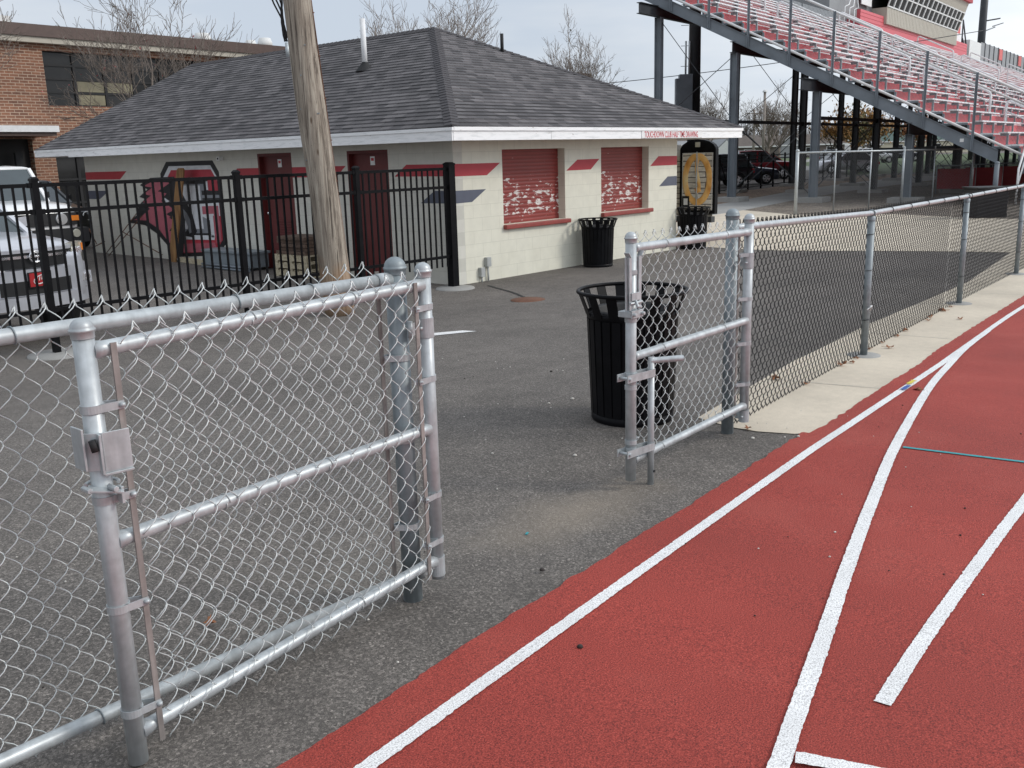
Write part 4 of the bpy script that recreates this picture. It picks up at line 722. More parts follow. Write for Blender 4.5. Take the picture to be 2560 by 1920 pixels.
for a, h, w_, r_ in ((-1.5, .55, .5, 0), (-.1, .6, .9, 0), (9.1, .7, .35, 1), (12.4, .75, .32, 1), (11.6, .6, .25, 1)):
    m_ = MB(xb)
    if r_: m_.lathe((a, 3, 6.62), [(w_ * .6, 0), (w_ * .6, h * .5), (w_, h * .5), (w_ * 1.05, h * .7), (w_ * .8, h), (.01, h)], 14)
    else: m_.box((a - w_, 2.5, 6.62), (a + w_, 3.6, 6.62 + h))
    m_.build('roof_vent', 'wsiding', SB)

# ------------------------------------------------------------------ pretzel trailer at the end of the block wall
TX = 18.75; TR = thing('food_trailer', (TX + 1.6, 11.8, 0), 'small food trailer with a pretzel picture on its doors behind the far litter bin', 'food trailer')
m_ = MB(); sec = [(12.75, .55), (10.72, .55), (10.72, 1.85)] + [(10.72 + .22 * (1 - math.cos(t)), 1.85 + .22 * math.sin(t)) for t in np.linspace(.2, math.pi / 2, 5)] + [(12.53, 2.07)] + [(12.53 + .22 * math.sin(t), 1.85 + .22 * math.cos(t)) for t in np.linspace(.2, math.pi / 2, 5)]
m_.loft([[(TX + .06, y, z) for y, z in sec], [(TX + 2.4, y + 1.45, z) for y, z in sec]]); m_.build('body', 'wrap', TR)
m_ = MB(); m_.box((TX + .03, 11.50, 1.83), (TX + .058, 12.6, 1.9495)); m_.box((TX + .03, 11.50, 1.951), (TX + .06, 12.6, 2.08)); m_.build('roof_trim', 'alu', TR)
m_ = MB(); m_.box((TX + .015, 11.64, 1.86), (TX + .03, 11.80, 1.91)); m_.build('marker_light', 'redlens', TR)
arch = [(10.66, 1.93), (11.48, 1.93)] + [(11.07 + .41 * math.cos(t), 1.93 + .24 * math.sin(t)) for t in np.linspace(.15, math.pi - .15, 9)]
m_ = MB(); m_.prism([(10.62, .60), (11.50, .60), (11.50, 1.96)] + [(11.06 + .44 * math.cos(t), 1.96 + .22 * math.sin(t)) for t in np.linspace(.2, math.pi - .2, 9)] + [(10.62, 1.96)], lambda y, z: (TX - .02, y, z), lambda y, z: (TX + .1, y, z)); m_.build('door_frame', 'blackpc', TR)
for a, b in ((10.68, 11.045), (11.075, 11.43)):
    d_ = MB().box((TX - .032, a, .68), (TX - .021, b, 1.90)).build('door', 'wrap', TR)
    m_ = MB(); m_.box((TX - .036, a, .68), (TX - .0322, a + .015, 1.90)); m_.box((TX - .036, b - .015, .68), (TX - .0322, b, 1.90)); m_.box((TX - .036, a, 1.885), (TX - .0322, b, 1.9)); m_.build('edge_trim', 'alu', d_)
MB().tube([(TX - .05, 11.06, .62), (TX - .05, 11.06, 1.92)], .013, 8).build('lock_rod', 'galv', TR)
m_ = MB(); V = []; 
def ell(cy, cz, ry_, rz_, w_): return [(TX - .040, cy + ry_ * math.cos(t), cz + rz_ * math.sin(t)) for t in np.linspace(0, 2 * math.pi, 30, endpoint=False)]
m_.tube([(TX - .037, 11.055 + .30 * math.cos(t), 1.34 + .49 * math.sin(t)) for t in np.linspace(0, 2 * math.pi, 36, endpoint=False)], .072, 8, closed=True, ref=np.array([1., 0, 0])); m_.tube([(TX - .036, 11.04 + .035 * math.sin(s * 5), 1.80 - .66 * s) for s in np.linspace(0, 1, 14)], .042, 8); m_.tube([(TX - .036, 11.06 - .05 * s, 1.16 - .10 * s) for s in np.linspace(0, 1, 5)], .07, 8)
for k, p in enumerate(m_.v): m_.v[k] = (TX - .034 + (p[0] - TX + .037) * .12, p[1], p[2])
m_.build('pretzel_picture', 'pretzel', TR)
m_ = MB(); m_.box((TX - .045, 11.24, .74), (TX - .033, 11.42, .98)); lp = m_.build('plate_holder', 'blackm', TR); m_ = MB(); m_.box((TX - .049, 11.28, .79), (TX - .0452, 11.38, .93)); m_.build('number_plate', 'signw', lp)
m_ = MB(); m_.box((TX - .05, 10.68, .42), (TX + .1, 11.6, .545)); m_.build('bumper', 'steel_k', TR); m_ = MB(); m_.box((TX - .055, 11.60, .40), (TX + .05, 11.72, .52)); m_.build('tail_light', 'redlens', TR)
m_ = MB(); m_.box((TX - .06, 11.00, 2.02), (TX - .021, 11.10, 2.12)); m_.build('door_lamp', 'lamp', TR)
for y in (12.0, 13.5):
    m_ = MB(); m_.tube([(TX + 1.2, y - .1, .33), (TX + 1.2, y + .1, .33)], .33, 24); m_.build('wheel', 'rubber', TR)
# ------------------------------------------------------------------ cars: built facing -y, front at y = 0
def car(loc, rz, label, paintm, L=4.6, w=.9, hz=(.82, .95), roof=1.46, cowl=1.25, wtop=2.0, rtop=3.6, rend=4.3, wr=.33, nose=.62, tail=.9, kind='sedan', cat='car', rin=.20):
    r = thing('parked_car', loc, label, cat)
    c, s_ = math.cos(rz), math.sin(rz)
    xf = lambda p: (loc[0] + p[0] * c - p[1] * s_, loc[1] + p[0] * s_ + p[1] * c, loc[2] + p[2])
    N_ = lambda: MB(xf)
    zb = .26 if roof < 1.6 else .40
    def sec(y, ww, z0, z1, cr=.03): return [(-ww * .86, y, z0), (-ww * .98, y, z0 + .10), (-ww, y, (z0 + z1) / 2 + .05), (-ww * .965, y, z1 - .06), (-ww * .88, y, z1 - .005), (-ww * .4, y, z1 + cr), (ww * .4, y, z1 + cr), (ww * .88, y, z1 - .005), (ww * .965, y, z1 - .06), (ww, y, (z0 + z1) / 2 + .05), (ww * .98, y, z0 + .10), (ww * .86, y, z0)]
    b = N_(); b.loft([sec(0, w * .72, zb + .12, nose + .05), sec(.05, w * .84, zb + .03, hz[0] - .10), sec(.16, w * .93, zb, hz[0] - .02), sec(.45, w * .99, zb, hz[0] + .03), sec(cowl, w, zb, hz[1]), sec(cowl + .15, w, zb, hz[1] - .01, .0), sec(rend, w, zb, tail, .0), sec(L - .12, w * .95, zb + .02, tail - .02), sec(L, w * .86, zb + .12, tail - .12)], True); b.build('body', paintm, r)
    zc = hz[1] - .03
    gl = N_(); ri = w - rin; base = [(-w * .93, cowl + .02, zc), (w * .93, cowl + .02, zc), (w * .95, (cowl + rend) / 2, zc), (w * .90, rend, tail - .02), (-w * .90, rend, tail - .02), (-w * .95, (cowl + rend) / 2, zc)]
    top = [(-ri * .95, wtop, roof - .03), (ri * .95, wtop, roof - .03), (ri, (wtop + rtop) / 2, roof), (ri * .95, rtop, roof - .02), (-ri * .95, rtop, roof - .02), (-ri, (wtop + rtop) / 2, roof)]
    gl.loft([base, top]); gl.build('windows', 'glass_car', r)
    ro = N_(); up = [(x, y, z + .035) for x, y, z in top]; mid = [(x * .9, y + (.08 if y < 2.5 else -.05), z + .055) for x, y, z in top]; ro.loft([[(x * 1.02, y, z - .02) for x, y, z in top], up, mid], True)
    for i in (0, 1, 3, 4): ro.beam(tuple(np.array(base[i]) * [1.005, 1, 1] + [0, 0, .0]), tuple(np.array(top[i]) * [1.02, 1, 1] + [0, 0, .01]), .075, .05)
    for sg in (-1, 1):
        for yy in ((cowl + rend) * .5,): ro.beam((sg * w * .955, yy, zc), (sg * (ri + .012), yy - .05, roof), .09, .03, up=(1, 0, 0))
    ro.build('roof', paintm, r)
    for sg in (-1, 1):
        for yy in (max(.78, wr + .42), L - wr - .55):
            t_ = N_(); t_.tube([(sg * (w - .20), yy, wr), (sg * (w - .17), yy, wr), (sg * (w + .005), yy, wr), (sg * (w + .02), yy, wr)], [wr * .93, wr, wr, wr * .93], 26); tw = t_.build('wheel', 'rubber', r)
            h_ = N_(); h_.tube([(sg * (w + .018), yy, wr), (sg * (w + .027), yy, wr)], [wr * .66, wr * .60], 20)
            h_.build('rim', 'chrome', tw); k_ = N_()
            for q in range(5): a = q * 2 * math.pi / 5 + .4; k_.tube([(sg * (w + .029), yy + wr * .42 * math.cos(a), wr + wr * .42 * math.sin(a)), (sg * (w + .031), yy + wr * .42 * math.cos(a), wr + wr * .42 * math.sin(a))], wr * .12, 8)
            k_.build('rim_opening', 'blackm', tw)
            a_ = N_(); a_.tube([(sg * (w + .002), yy + (wr + .05) * math.cos(a), wr + (wr + .05) * math.sin(a)) for a in np.linspace(-.15, math.pi + .15, 18)], .028, 6); a_.build('wheel_arch', 'plastic', r)
        m1 = N_(); m1.loft([[(sg * (w + .02), cowl + .42, zc + .06), (sg * (w + .18), cowl + .45, zc + .08), (sg * (w + .18), cowl + .45, zc + .20), (sg * (w + .02), cowl + .42, zc + .18)], [(sg * (w + .02), cowl + .52, zc + .06), (sg * (w + .16), cowl + .54, zc + .08), (sg * (w + .16), cowl + .54, zc + .19), (sg * (w + .02), cowl + .52, zc + .18)]]); m1.build('mirror', 'plastic' if kind != 'pickup' else paintm, r)
        if kind not in ('pickup', 'boxy'):
            m1 = N_(); m1.loft([[(sg * w * .60, .02, hz[0] - .20), (sg * w * .86, .14, hz[0] - .19), (sg * w * .88, .16, hz[0] - .08), (sg * w * .60, .04, hz[0] - .11)], [(sg * w * .60, .1, hz[0] - .20), (sg * w * .94, .42, hz[0] - .17), (sg * w * .95, .45, hz[0] - .05), (sg * w * .60, .2, hz[0] - .06)]]); m1.build('headlight', 'lamp', r)
        m1 = N_(); m1.box((min(sg * w * .70, sg * w * .985), L - .16, tail - .32), (max(sg * w * .70, sg * w * .985), L - .02, tail - .10)); m1.build('taillight', 'redlens', r)
        m1 = N_(); m1.box((min(sg * (w + .001), sg * (w + .012)), (cowl + rend) * .5 + .12, zc - .14), (max(sg * (w + .001), sg * (w + .012)), (cowl + rend) * .5 + .30, zc - .105)); m1.build('door_handle', 'plastic', r)
    if kind in ('sedan', 'suv'):
        m1 = N_(); m1.box((-w * .5, -.012, zb + .22), (w * .5, .06, nose + .02)); m1.build('grille', 'plastic', r); m1 = N_(); m1.box((-.17, L - .03, .62), (.17, L + .006, .76)); m1.build('number_plate', 'signw', r)
    return r, N_
# silver pickup, nose to the picket fence
pu, NN = car((4.60, 11.24, 0), R(7), 'silver pickup with a red front plate parked nose to the black picket fence', 'c_silver', L=5.3, w=.77, hz=(1.10, 1.19), roof=1.76, cowl=1.25, wtop=2.05, rtop=3.5, rend=3.7, wr=.38, nose=.95, tail=1.12, kind='pickup', cat='pickup')
x0_ = NN().xf; NN = lambda: MB(lambda p: x0_((p[0] * .84, p[1], p[2])))
fr = lambda x, d=0.: -.03 + .30 * (abs(x) / .92) ** 2.6 - d       # the curved front in plan
def front(poly, d0, d1): m1 = NN(); n = len(poly); m1.prism(poly, lambda x, z: (x, fr(x, d0), z), lambda x, z: (x, fr(x, d1), z)); return m1
def band_f(x0, x1, z0, z1, d0, d1, k=14):
    m1 = NN(); X = np.linspace(x0, x1, k); S = [[(x, fr(x, d0), z0), (x, fr(x, d1), z0), (x, fr(x, d1), z1), (x, fr(x, d0), z1)] for x in X]; m1.loft(S); return m1
band_f(-.92, .92, .42, .565, -.12, .075, 24).build('bumper_lip', 'c_silver', pu); bump = band_f(-.92, .92, .57, .86, -.14, .045, 24).build('bumper', 'c_silver', pu)
band_f(-.50, .50, .58, .735, .0, .052).build('air_intake', 'plastic', bump); band_f(-.55, .55, .875, 1.045, -.1, .02).build('grille', 'plastic', pu)
gs = band_f(-.50, .50, .985, 1.015, .0, .034).build('grille_bar', 'chrome', pu); band_f(-.60, .60, 1.045, 1.082, -.1, .034).build('grille_trim', 'c_silver', pu)
for sg in (-1, 1):
    m1 = NN(); P0 = [(.57, .875), (.84, .90), (.91, 1.10), (.62, 1.095)]; X = [(sg * a, z) for a, z in P0]; m1.loft([[(x, fr(x, -.10) , z) for x, z in X], [(x, fr(x, .03), z) for x, z in X], [(x * .97, fr(x, .045), z * .985 + .015) for x, z in X]]); hl = m1.build('headlight', 'lamp', pu)
    for a, rr in ((.675, .052), (.775, .045)): m1 = NN(); m1.tube([(sg * a, fr(a, .040), 1.005), (sg * a, fr(a, .052), 1.005)], [rr, rr * .8], 18); m1.build('reflector', 'chrome', hl)
    m1 = NN(); m1.box((min(sg * .875, sg * .912), fr(.88, .035), .995), (max(sg * .875, sg * .912), fr(.91, -.03), 1.08)); m1.build('turn_signal', 'amber', hl)
    m1 = NN(); m1.box((min(sg * .60, sg * .88), fr(.70, .05), .625), (max(sg * .60, sg * .88), fr(.8, -.05), .76)); fg = m1.build('fog_lamp_recess', 'c_silver', pu)
    m1 = NN(); m1.tube([(sg * .80, fr(.80, .105), .692), (sg * .80, fr(.80, .13), .692)], [.052, .046], 18); m1.build('fog_lamp', 'chrome', fg); m1 = NN(); m1.box((min(sg * .615, sg * .735), fr(.68, .08), .645), (max(sg * .615, sg * .735), fr(.68, .05), .745)); m1.build('fog_insert', 'lampw', fg)
    band_f(min(sg * .565, sg * .60), max(sg * .565, sg * .60), .57, .87, .0, .055, 3).build('bumper_crease', 'c_silver', pu)
eo = lambda rx, rz_, cx=0., cz=.995: [(cx + rx * math.cos(t), -.082, cz + rz_ * math.sin(t)) for t in np.linspace(0, 2 * math.pi, 28, endpoint=False)]
m1 = NN(); rf = np.array([0, 1., 0]); m1.tube(eo(.088, .060), .0105, 8, closed=True, ref=rf); m1.tube(eo(.028, .052), .0075, 8, closed=True, ref=rf); m1.tube(eo(.060, .020, 0, 1.020), .0075, 8, closed=True, ref=rf); m1.build('emblem', 'chrome', gs); m2 = NN(); m2.add([(0, -.058, .995)] + [(x, -.058, z) for x, _, z in eo(.085, .057)], [(0, i, i % 28 + 1) for i in range(1, 29)]); m2.build('emblem_backing', 'plastic', gs)
m1 = NN(); m1.box((-.16, -.115, .66), (.16, -.095, .83)); npf = m1.build('plate_frame', 'blackm', pu); m1 = NN(); m1.box((-.15, -.121, .67), (.15, -.1155, .82)); npl = m1.build('front_plate', 'plate', npf)
m1 = NN(); m1.tube([(.0 + .10 * math.cos(t), -.123, .745 + .045 * math.sin(t) + .02 * math.cos(t)) for t in np.linspace(0, 2 * math.pi, 20, endpoint=False)], .006, 6, closed=True, ref=rf)
for k in range(4): m1.beam((-.06 + .035 * k, -.123, .725 + .008 * k), (-.045 + .035 * k, -.123, .77 + .008 * k), .010, .004, up=(0, 1, 0))
m1.build('plate_lettering', 'signw', npl)
m1 = NN(); m1.tube([(-.5, 1.28, 1.215), (.1, 1.42, 1.26)], .01, 6); m1.build('wiper', 'blackm', pu)
# white boxy off-roader behind it
wf, NN = car((8.05, 19.3, 0), 0, 'white boxy off roader with a black grille parked behind the silver pickup', 'c_white', L=4.6, w=.95, hz=(1.24, 1.31), roof=1.98, cowl=1.35, wtop=1.85, rtop=3.9, rend=4.4, wr=.41, nose=1.0, tail=1.25, kind='boxy', cat='off-roader', rin=.14)
m1 = NN(); m1.box((-.80, -.03, .86), (.80, .12, 1.10)); gw = m1.build('grille', 'plastic', wf); m1 = NN(); m1.box((-.96, -.16, .52), (.96, .10, .80)); bw = m1.build('bumper', 'plastic', wf)
for sg in (-1, 1):
    m2 = NN(); m2.tube([(sg * .50, -.035, .98), (sg * .50, -.06, .98)], [.12, .105], 20); m2.build('headlight', 'lampw', gw); m2 = NN(); m2.box((min(sg * .68, sg * .86), -.045, .94), (max(sg * .68, sg * .86), .05, 1.04)); m2.build('turn_signal', 'amber', gw); m2 = NN(); m2.tube([(sg * .70, -.165, .70), (sg * .70, -.19, .70)], [.085, .075], 18); m2.build('fog_lamp', 'lamp', bw)
m1 = NN(); m1.tube([(-.7, 1.45, 1.36), (-.1, 1.55, 1.44)], .012, 6); m1.tube([(.0, 1.45, 1.36), (.6, 1.55, 1.44)], .012, 6); m1.build('wiper', 'blackm', wf)
# black small car between the off-roader and the block building
bk, NN = car((10.42, 23.55, 0), 0, 'black car with ringed headlights parked beyond the end of the block building', 'c_black', L=4.3, w=.90, hz=(.98, 1.12), roof=1.64, cowl=1.15, wtop=1.9, rtop=3.6, rend=4.1, wr=.35, nose=.72, tail=1.0, kind='suv')
for sg in (-1, 1): m1 = NN(); m1.tube([(sg * .68 + .10 * math.cos(t), .03, .80 + .10 * math.sin(t)) for t in np.linspace(0, 6.28, 22, endpoint=False)], .017, 6, closed=True, ref=rf); m1.build('headlight_ring', 'lampw', bk)
# cars in the far car park
FD = R(90 - 50); FD2 = R(90 + 128)
car((44.7, 28.4, 0), R(90 + 133), 'dark grey sport utility vehicle, rear towards the steel column, nearest the pretzel trailer', 'c_grey', L=4.6, w=.93, hz=(1.0, 1.08), roof=1.68, cowl=1.15, wtop=1.85, rtop=4.1, rend=4.5, wr=.36, nose=.75, tail=1.05, kind='suv')
car((51.95, 25.5, 0), R(90 - 52), 'dark blue saloon car behind the dark grey sport utility vehicle', 'c_blue', L=4.8, w=.91, hz=(.80, .93), roof=1.43, cowl=1.25, wtop=2.05, rtop=3.4, rend=4.2, wr=.33)
car((60.3, 28.5, 0), R(90 - 50), 'dark red pickup truck parked beyond the dark blue saloon', 'c_red', L=5.2, w=.92, hz=(1.06, 1.14), roof=1.80, cowl=1.3, wtop=1.95, rtop=3.6, rend=3.8, wr=.38, nose=.85, tail=1.08, kind='suv', cat='pickup')
car((67.5, 31.6, 0), R(90 - 46), 'bright red car beyond the dark red pickup truck', 'c_lred', L=4.5, w=.9, hz=(.88, 1.0), roof=1.5, cowl=1.2, wtop=2.0, rtop=3.4, rend=4.1)
car((69.8, 31.2, 0), R(90 + 140), 'silver grey car seen through the tall fence beyond the red car', 'c_silver', L=4.6, w=.9, hz=(.86, .98), roof=1.5, cowl=1.2, wtop=2.0, rtop=3.5, rend=4.2)
car((76.5, 29.4, 0), R(90 - 48), 'dark grey car behind the tall fence, right of the silver grey car', 'c_grey', L=4.7, w=.9, hz=(.86, .98), roof=1.48, cowl=1.2, wtop=2.0, rtop=3.5, rend=4.2)

# ------------------------------------------------------------------ grandstand, built in (along the rows, up the slope, height)
A5 = R(5); ca, sa = math.cos(A5), math.sin(A5)
gx = lambda p: (p[0] * ca - p[1] * sa, p[0] * sa + p[1] * ca, p[2])
GS = thing('grandstand', gx((35, 5, 0)), 'large open steel grandstand with red risers and white bench rows', 'grandstand')
S0, S1, NR = 35.0, 128.0, 21
zT = lambda j: 1.44 + .39 * j; tS = lambda j: 5.25 + .79 * j
secs = [(35.35, 42.6), (44.0, 60.5), (61.9, 78.5), (79.9, 96.5), (97.9, 114), (115.4, S1)]
for j in range(NR):
    t, z = tS(j), zT(j)
    m_ = MB(gx)
    for a, b in secs:
        m_.box((a, t - .02, z + .388), (b, t + .25, z + .43))
    m_.build('bench_row', 'alu', GS)
    m_ = MB(gx); m_.box((S0 + .1, t - .42, z - .045), (S1, t + .345, z)); m_.build('tread', 'alu', GS)
    m_ = MB(gx); m_.box((S0 + .1, t + .346, z - .04), (S1, t + .366, z + .35)); ri = m_.build('riser', 'riser', GS)
    m_ = MB(gx); m_.box((S0 + .4, t + .0, z + .002), (S1, t + .03, z + .03))
    for a, b in secs:
        for s in np.arange(a + .25, min(b, 80), 1.83): m_.box((s - .03, t - .01, z), (s + .03, t + .05, z + .386)); m_.box((s - .03, t + .051, z + .30), (s + .03, t + .24, z + .386))
    m_.build('bench_brackets', 'galv_d', GS)
    m_ = MB(gx); m_.box((S0 + .05, t - .43, z - .09), (S0 + .099, t + .35, z - .03)); m_.box((S0 + .05, t + .30, z - .03), (S0 + .099, t + .366, z + .30)); m_.build('end_bracket', 'steel', GS)
zst = lambda t: 3.20 + .4937 * (t - 10.1)
for k, s in enumerate(np.arange(S0, S1 + 1, 7.4)):
    m_ = MB(gx); a, b = 6.2, 21.9; h = .42
    m_.loft([[(s - .012, a, zst(a)), (s + .012, a, zst(a)), (s + .012, a, zst(a) + h), (s - .012, a, zst(a) + h)], [(s - .012, b, zst(b)), (s + .012, b, zst(b)), (s + .012, b, zst(b) + h), (s - .012, b, zst(b) + h)]])
    for zz in (0, h - .018): m_.loft([[(s - .05, t_, zst(t_) + zz), (s + .09, t_, zst(t_) + zz), (s + .09, t_, zst(t_) + zz + .018), (s - .05, t_, zst(t_) + zz + .018)] for t_ in (a, b)])
    st_o = m_.build('stringer', 'steel', GS)
    if k == 0: m_ = MB(gx); m_.box((s - .017, 7.25, zst(7.3) + .16), (s - .0125, 7.37, zst(7.3) + .27)); m_.build('paper_tag', 'signw', st_o)
rows_t = (9.0, 12.25, 15.4, 18.55)
for t in rows_t:
    m_ = MB(gx); zb_ = zst(t); se = 33.6 if t in (12.25, 18.55) else 34.95; m_.box((se, t - .10, zb_ - .40), (S1, t + .10, zb_ - .375)); m_.box((se, t - .012, zb_ - .374), (S1, t + .012, zb_ - .027)); m_.box((se, t - .10, zb_ - .026), (S1, t + .10, zb_ - .002)); m_.build('cap_beam', 'steel_k', GS)
    for k, s in enumerate(np.arange(35.2, S1, 7.4)):
        m_ = MB(gx); h = zb_ - .40
        m_.box((s - .13, t - .13, .05), (s + .13, t - .112, h)); m_.box((s - .13, t + .112, .05), (s + .13, t + .13, h)); m_.box((s - .01, t - .111, .05), (s + .01, t + .111, h)); m_.build('column', 'steel' if k == 0 else 'steel_k', GS)
        if k < 5: m_ = MB(gx); m_.box((s - .5, t - .5, -.1), (s + .5, t + .5, .14 if k else .18)); m_.build('column_pad', 'conc_d', GS)
for s in np.arange(35.2, S1, 7.4):
    for t0, t1, z in ((15.4, 18.55, 2.95),) if s < 40 else ((9.0, 12.25, 1.75),):
        m_ = MB(gx); m_.box((s - .07, t0 + .13, z - .09), (s + .07, t1 - .13, z + .09)); m_.build('strut', 'steel_k', GS)
    if s < 80:
        for (ta, za, tb, zb_) in ((15.5, 5.3, 18.45, 3.1), (15.5, 3.1, 18.45, 6.8), (12.4, .3, 15.2, 2.8), (12.4, 2.8, 15.2, .3)): m_ = MB(gx); m_.tube([(s + .02, ta, za), (s + .02, tb, zb_)], .014, 6); m_.build('brace_rod', 'steel_k', GS)
for t in (12.25, 15.4):
    m_ = MB(gx); m_.box((35.3, t - .05, 2.9), (S1, t + .05, 3.02)); m_.build('strut', 'steel_k', GS)
    for s in np.arange(35.2, 70, 14.8): m_ = MB(gx); m_.tube([(s, t, .4), (s + 7.4, t, 2.9)], .02, 6); m_.tube([(s, t, 2.9), (s + 7.4, t, .4)], .02, 6); m_.build('brace_rod', 'steel_k', GS)
# end guard: posts, pipes, wire panel
wh = lambda t: 3.06 + .4906 * (t - 8.62); rt = lambda t: 5.68 + .497 * (t - 10.12)
for t in np.arange(5.42, 22, 1.56):
    m_ = MB(gx); zl = zst(t) + .06; m_.box((S0 - .075, t - .035, zl), (S0 - .052, t + .035, rt(t) + .02)); m_.box((S0 - .15, t + .018, zl), (S0 - .0755, t + .035, rt(t) + .02)); m_.build('guard_post', 'steel', GS)
for f, r_ in ((wh, .045), (rt, .042), (lambda t: rt(t) - .34, .034)): m_ = MB(gx); m_.tube([(S0 - .02, 5.0, f(5.0)), (S0 - .02, 21.9, f(21.9))], r_, 8); m_.build('guard_rail', 'white', GS)
m_ = MB(gx); chain(m_, lambda t: (S0 - .035, t, wh(t), 1, 0), 5.2, 21.8, .02, lambda t: rt(t) - wh(t) - .05, p=.15, r=.0032, n=3, hi=0, knuckle=False); m_.build('guard_mesh', 'wire_d', GS)
# aisle hoops
for k in range(len(secs) - 1):
    s = (secs[k][1] + secs[k + 1][0]) / 2
    for j in range(0, 20, 4):
        m_ = MB(gx); a, b = tS(j) - .3, tS(j + 3) - .1; za, zb_ = zT(j), zT(j + 3); m_.tube([(s, a, za), (s, a, za + .78), (s, a + .04, za + .86), (s, a + .14, za + .93), (s, b - .14, zb_ + .89), (s, b - .04, zb_ + .86), (s, b, zb_ + .76), (s, b, zb_)], .05, 8); m_.tube([(s, a, za + .5), (s, b, zb_ + .5)], .03, 6); m_.build('aisle_rail', 'white', GS)
# front walkway, stair with white rails
m_ = MB(gx); m_.box((35.2, 3.6, 1.38), (S1, 4.83, 1.43)); m_.build('front_walkway', 'alu', GS)
for k in range(6): m_ = MB(gx); m_.box((33.75 + .25 * k, 3.9, .17 + .2 * k), (34.05 + .25 * k, 5.3, .21 + .2 * k)); m_.build('stair_tread', 'steel_k', GS)
for t in (3.9, 4.55, 5.35):
    m_ = MB(gx); m_.tube([(33.7, t, .05), (33.7, t, 1.12), (35.4, t, 2.45), (40, t, 2.5)], .032, 8); m_.tube([(33.7, t, .6), (35.4, t, 1.95), (40, t, 2.0)], .026, 8); m_.tube([(35.4, t, 2.45), (35.4, t, 1.4)], .026, 8); m_.build('stair_rail', 'white', GS)
m_ = MB(gx); m_.tube([(33.9, 6.0, .0), (33.9, 6.0, 1.30)], .075, 14); m_.dome((33.9, 6.0, 1.30), .08, .06); m_.build('bollard_post', 'steel', GS)
# press box on the top row
PB = thing('press_box', gx((86, 22, 9.4)), 'tan press box with a slanted window band on top of the grandstand', 'press box')
m_ = MB(gx); m_.box((70.2, 21.70, 9.3), (103, 21.95, 11.0)); m_.box((70.2, 21.95, 9.3), (103, 25.5, 10.45)); m_.build('red_plinth', 'redband', PB)
for z in (10.3, 10.55, 10.8): m_ = MB(gx); m_.box((70.2, 21.685, z), (103, 21.70, z + .02)); m_.build('siding_joint', 'stripe_r', PB)
m_ = MB(gx); m_.box((75.7, 21.5, 10.5), (97.7, 25.5, 11.63)); m_.build('lower_wall', 'tan', PB)
m_ = MB(gx)
for s in np.arange(75.9, 97.6, .42): m_.box((s, 21.485, 10.52), (s + .05, 21.4995, 11.6))
m_.build('siding_ribs', 'tan', PB)
so = lambda z: 21.5 - .34 * (z - 11.63)
m_ = MB(gx); m_.loft([[(75.7, so(z), z), (97.7, so(z), z), (97.7, 25.5, z), (75.7, 25.5, z)] for z in (13.25, 14.0)]); m_.loft([[(s, so(11.63), 11.63), (s + .1, so(11.63), 11.63), (s + .1, 25.5, 11.63), (s, 25.5, 11.63)] for s in ()] or [[(97.5, so(11.64), 11.64), (97.7, so(11.64), 11.64), (97.7, 25.5, 11.64), (97.5, 25.5, 11.64)], [(97.5, so(13.25), 13.249), (97.7, so(13.25), 13.249), (97.7, 25.5, 13.249), (97.5, 25.5, 13.249)]]); m_.build('upper_wall', 'tan', PB)
m_ = MB(gx); m_.box((75.4, so(14) - .25, 14.001), (98.0, 25.7, 14.3)); m_.build('roof', 'stripe_r', PB)
wn = 16; ww_ = 22.0 / wn
for k in range(wn):
    a, b = 75.7 + ww_ * k, 75.7 + ww_ * (k + 1); m_ = MB(gx); fz = (11.64, 12.55, 13.25)
    for s in (a + .05, b - .05): m_.beam((s, so(11.64), 11.64), (s, so(13.25), 13.25), .10, .08, up=(0, 1, 0))
    for z in (11.70, 12.5, 13.19): m_.beam((a + .1, so(z), z), (b - .1, so(z), z), .07, .09)
    wo = m_.build('window', 'wsiding', PB); m_ = MB(gx); m_.quad((a + .1, so(11.7) + .03, 11.7), (b - .1, so(11.7) + .03, 11.7), (b - .1, so(13.2) + .03, 13.2), (a + .1, so(13.2) + .03, 13.2)); m_.build('pane', 'glass', wo)
m_ = MB(gx); m_.box((75.8, 22.6, 11.0), (97.4, 25.4, 13.2)); m_.build('interior', 'dark', PB)
m_ = MB(gx); m_.box((66.5, 22.6, 10.2), (75.69, 25.5, 14.2)); m_.build('side_block', 'gsiding', PB); m_ = MB(gx); m_.box((72.3, 22.3, 11.6), (74.6, 22.36, 13.6)); m_.build('faded_poster', 'signw', PB); m_ = MB(gx); m_.box((72.55, 22.285, 12.2), (74.3, 22.2995, 13.4)); m_.build('poster_print', 'postred', PB)
m_ = MB(gx); m_.box((98.6, 22.2, 11.02), (102.4, 22.28, 13.2)); m_.build('faded_poster', 'signw', PB); m_ = MB(gx); m_.box((98.9, 22.185, 11.9), (102.0, 22.1995, 13.0)); m_.build('poster_print', 'postred', PB)
m_ = MB(gx); m_.tube([(103, 22.2, 10.5), (103, 22.2, 13.2), (104.8, 22.2, 11.2), (104.8, 22.2, 10.2)], .07, 6); m_.tube([(103.2, 22.2, 11.6), (104.8, 22.2, 10.3)], .06, 6); m_.build('stair_rail', 'steel_k', PB)
for k in range(3): m_ = MB(gx); m_.tube([(67.5 + k, 21.9, 9.3), (67.5 + k, 21.9, 10.9), (68.3 + k, 21.9, 11.1), (69.6, 21.9, 12.6)], .04, 6); m_.build('stair_rail', 'white', PB)
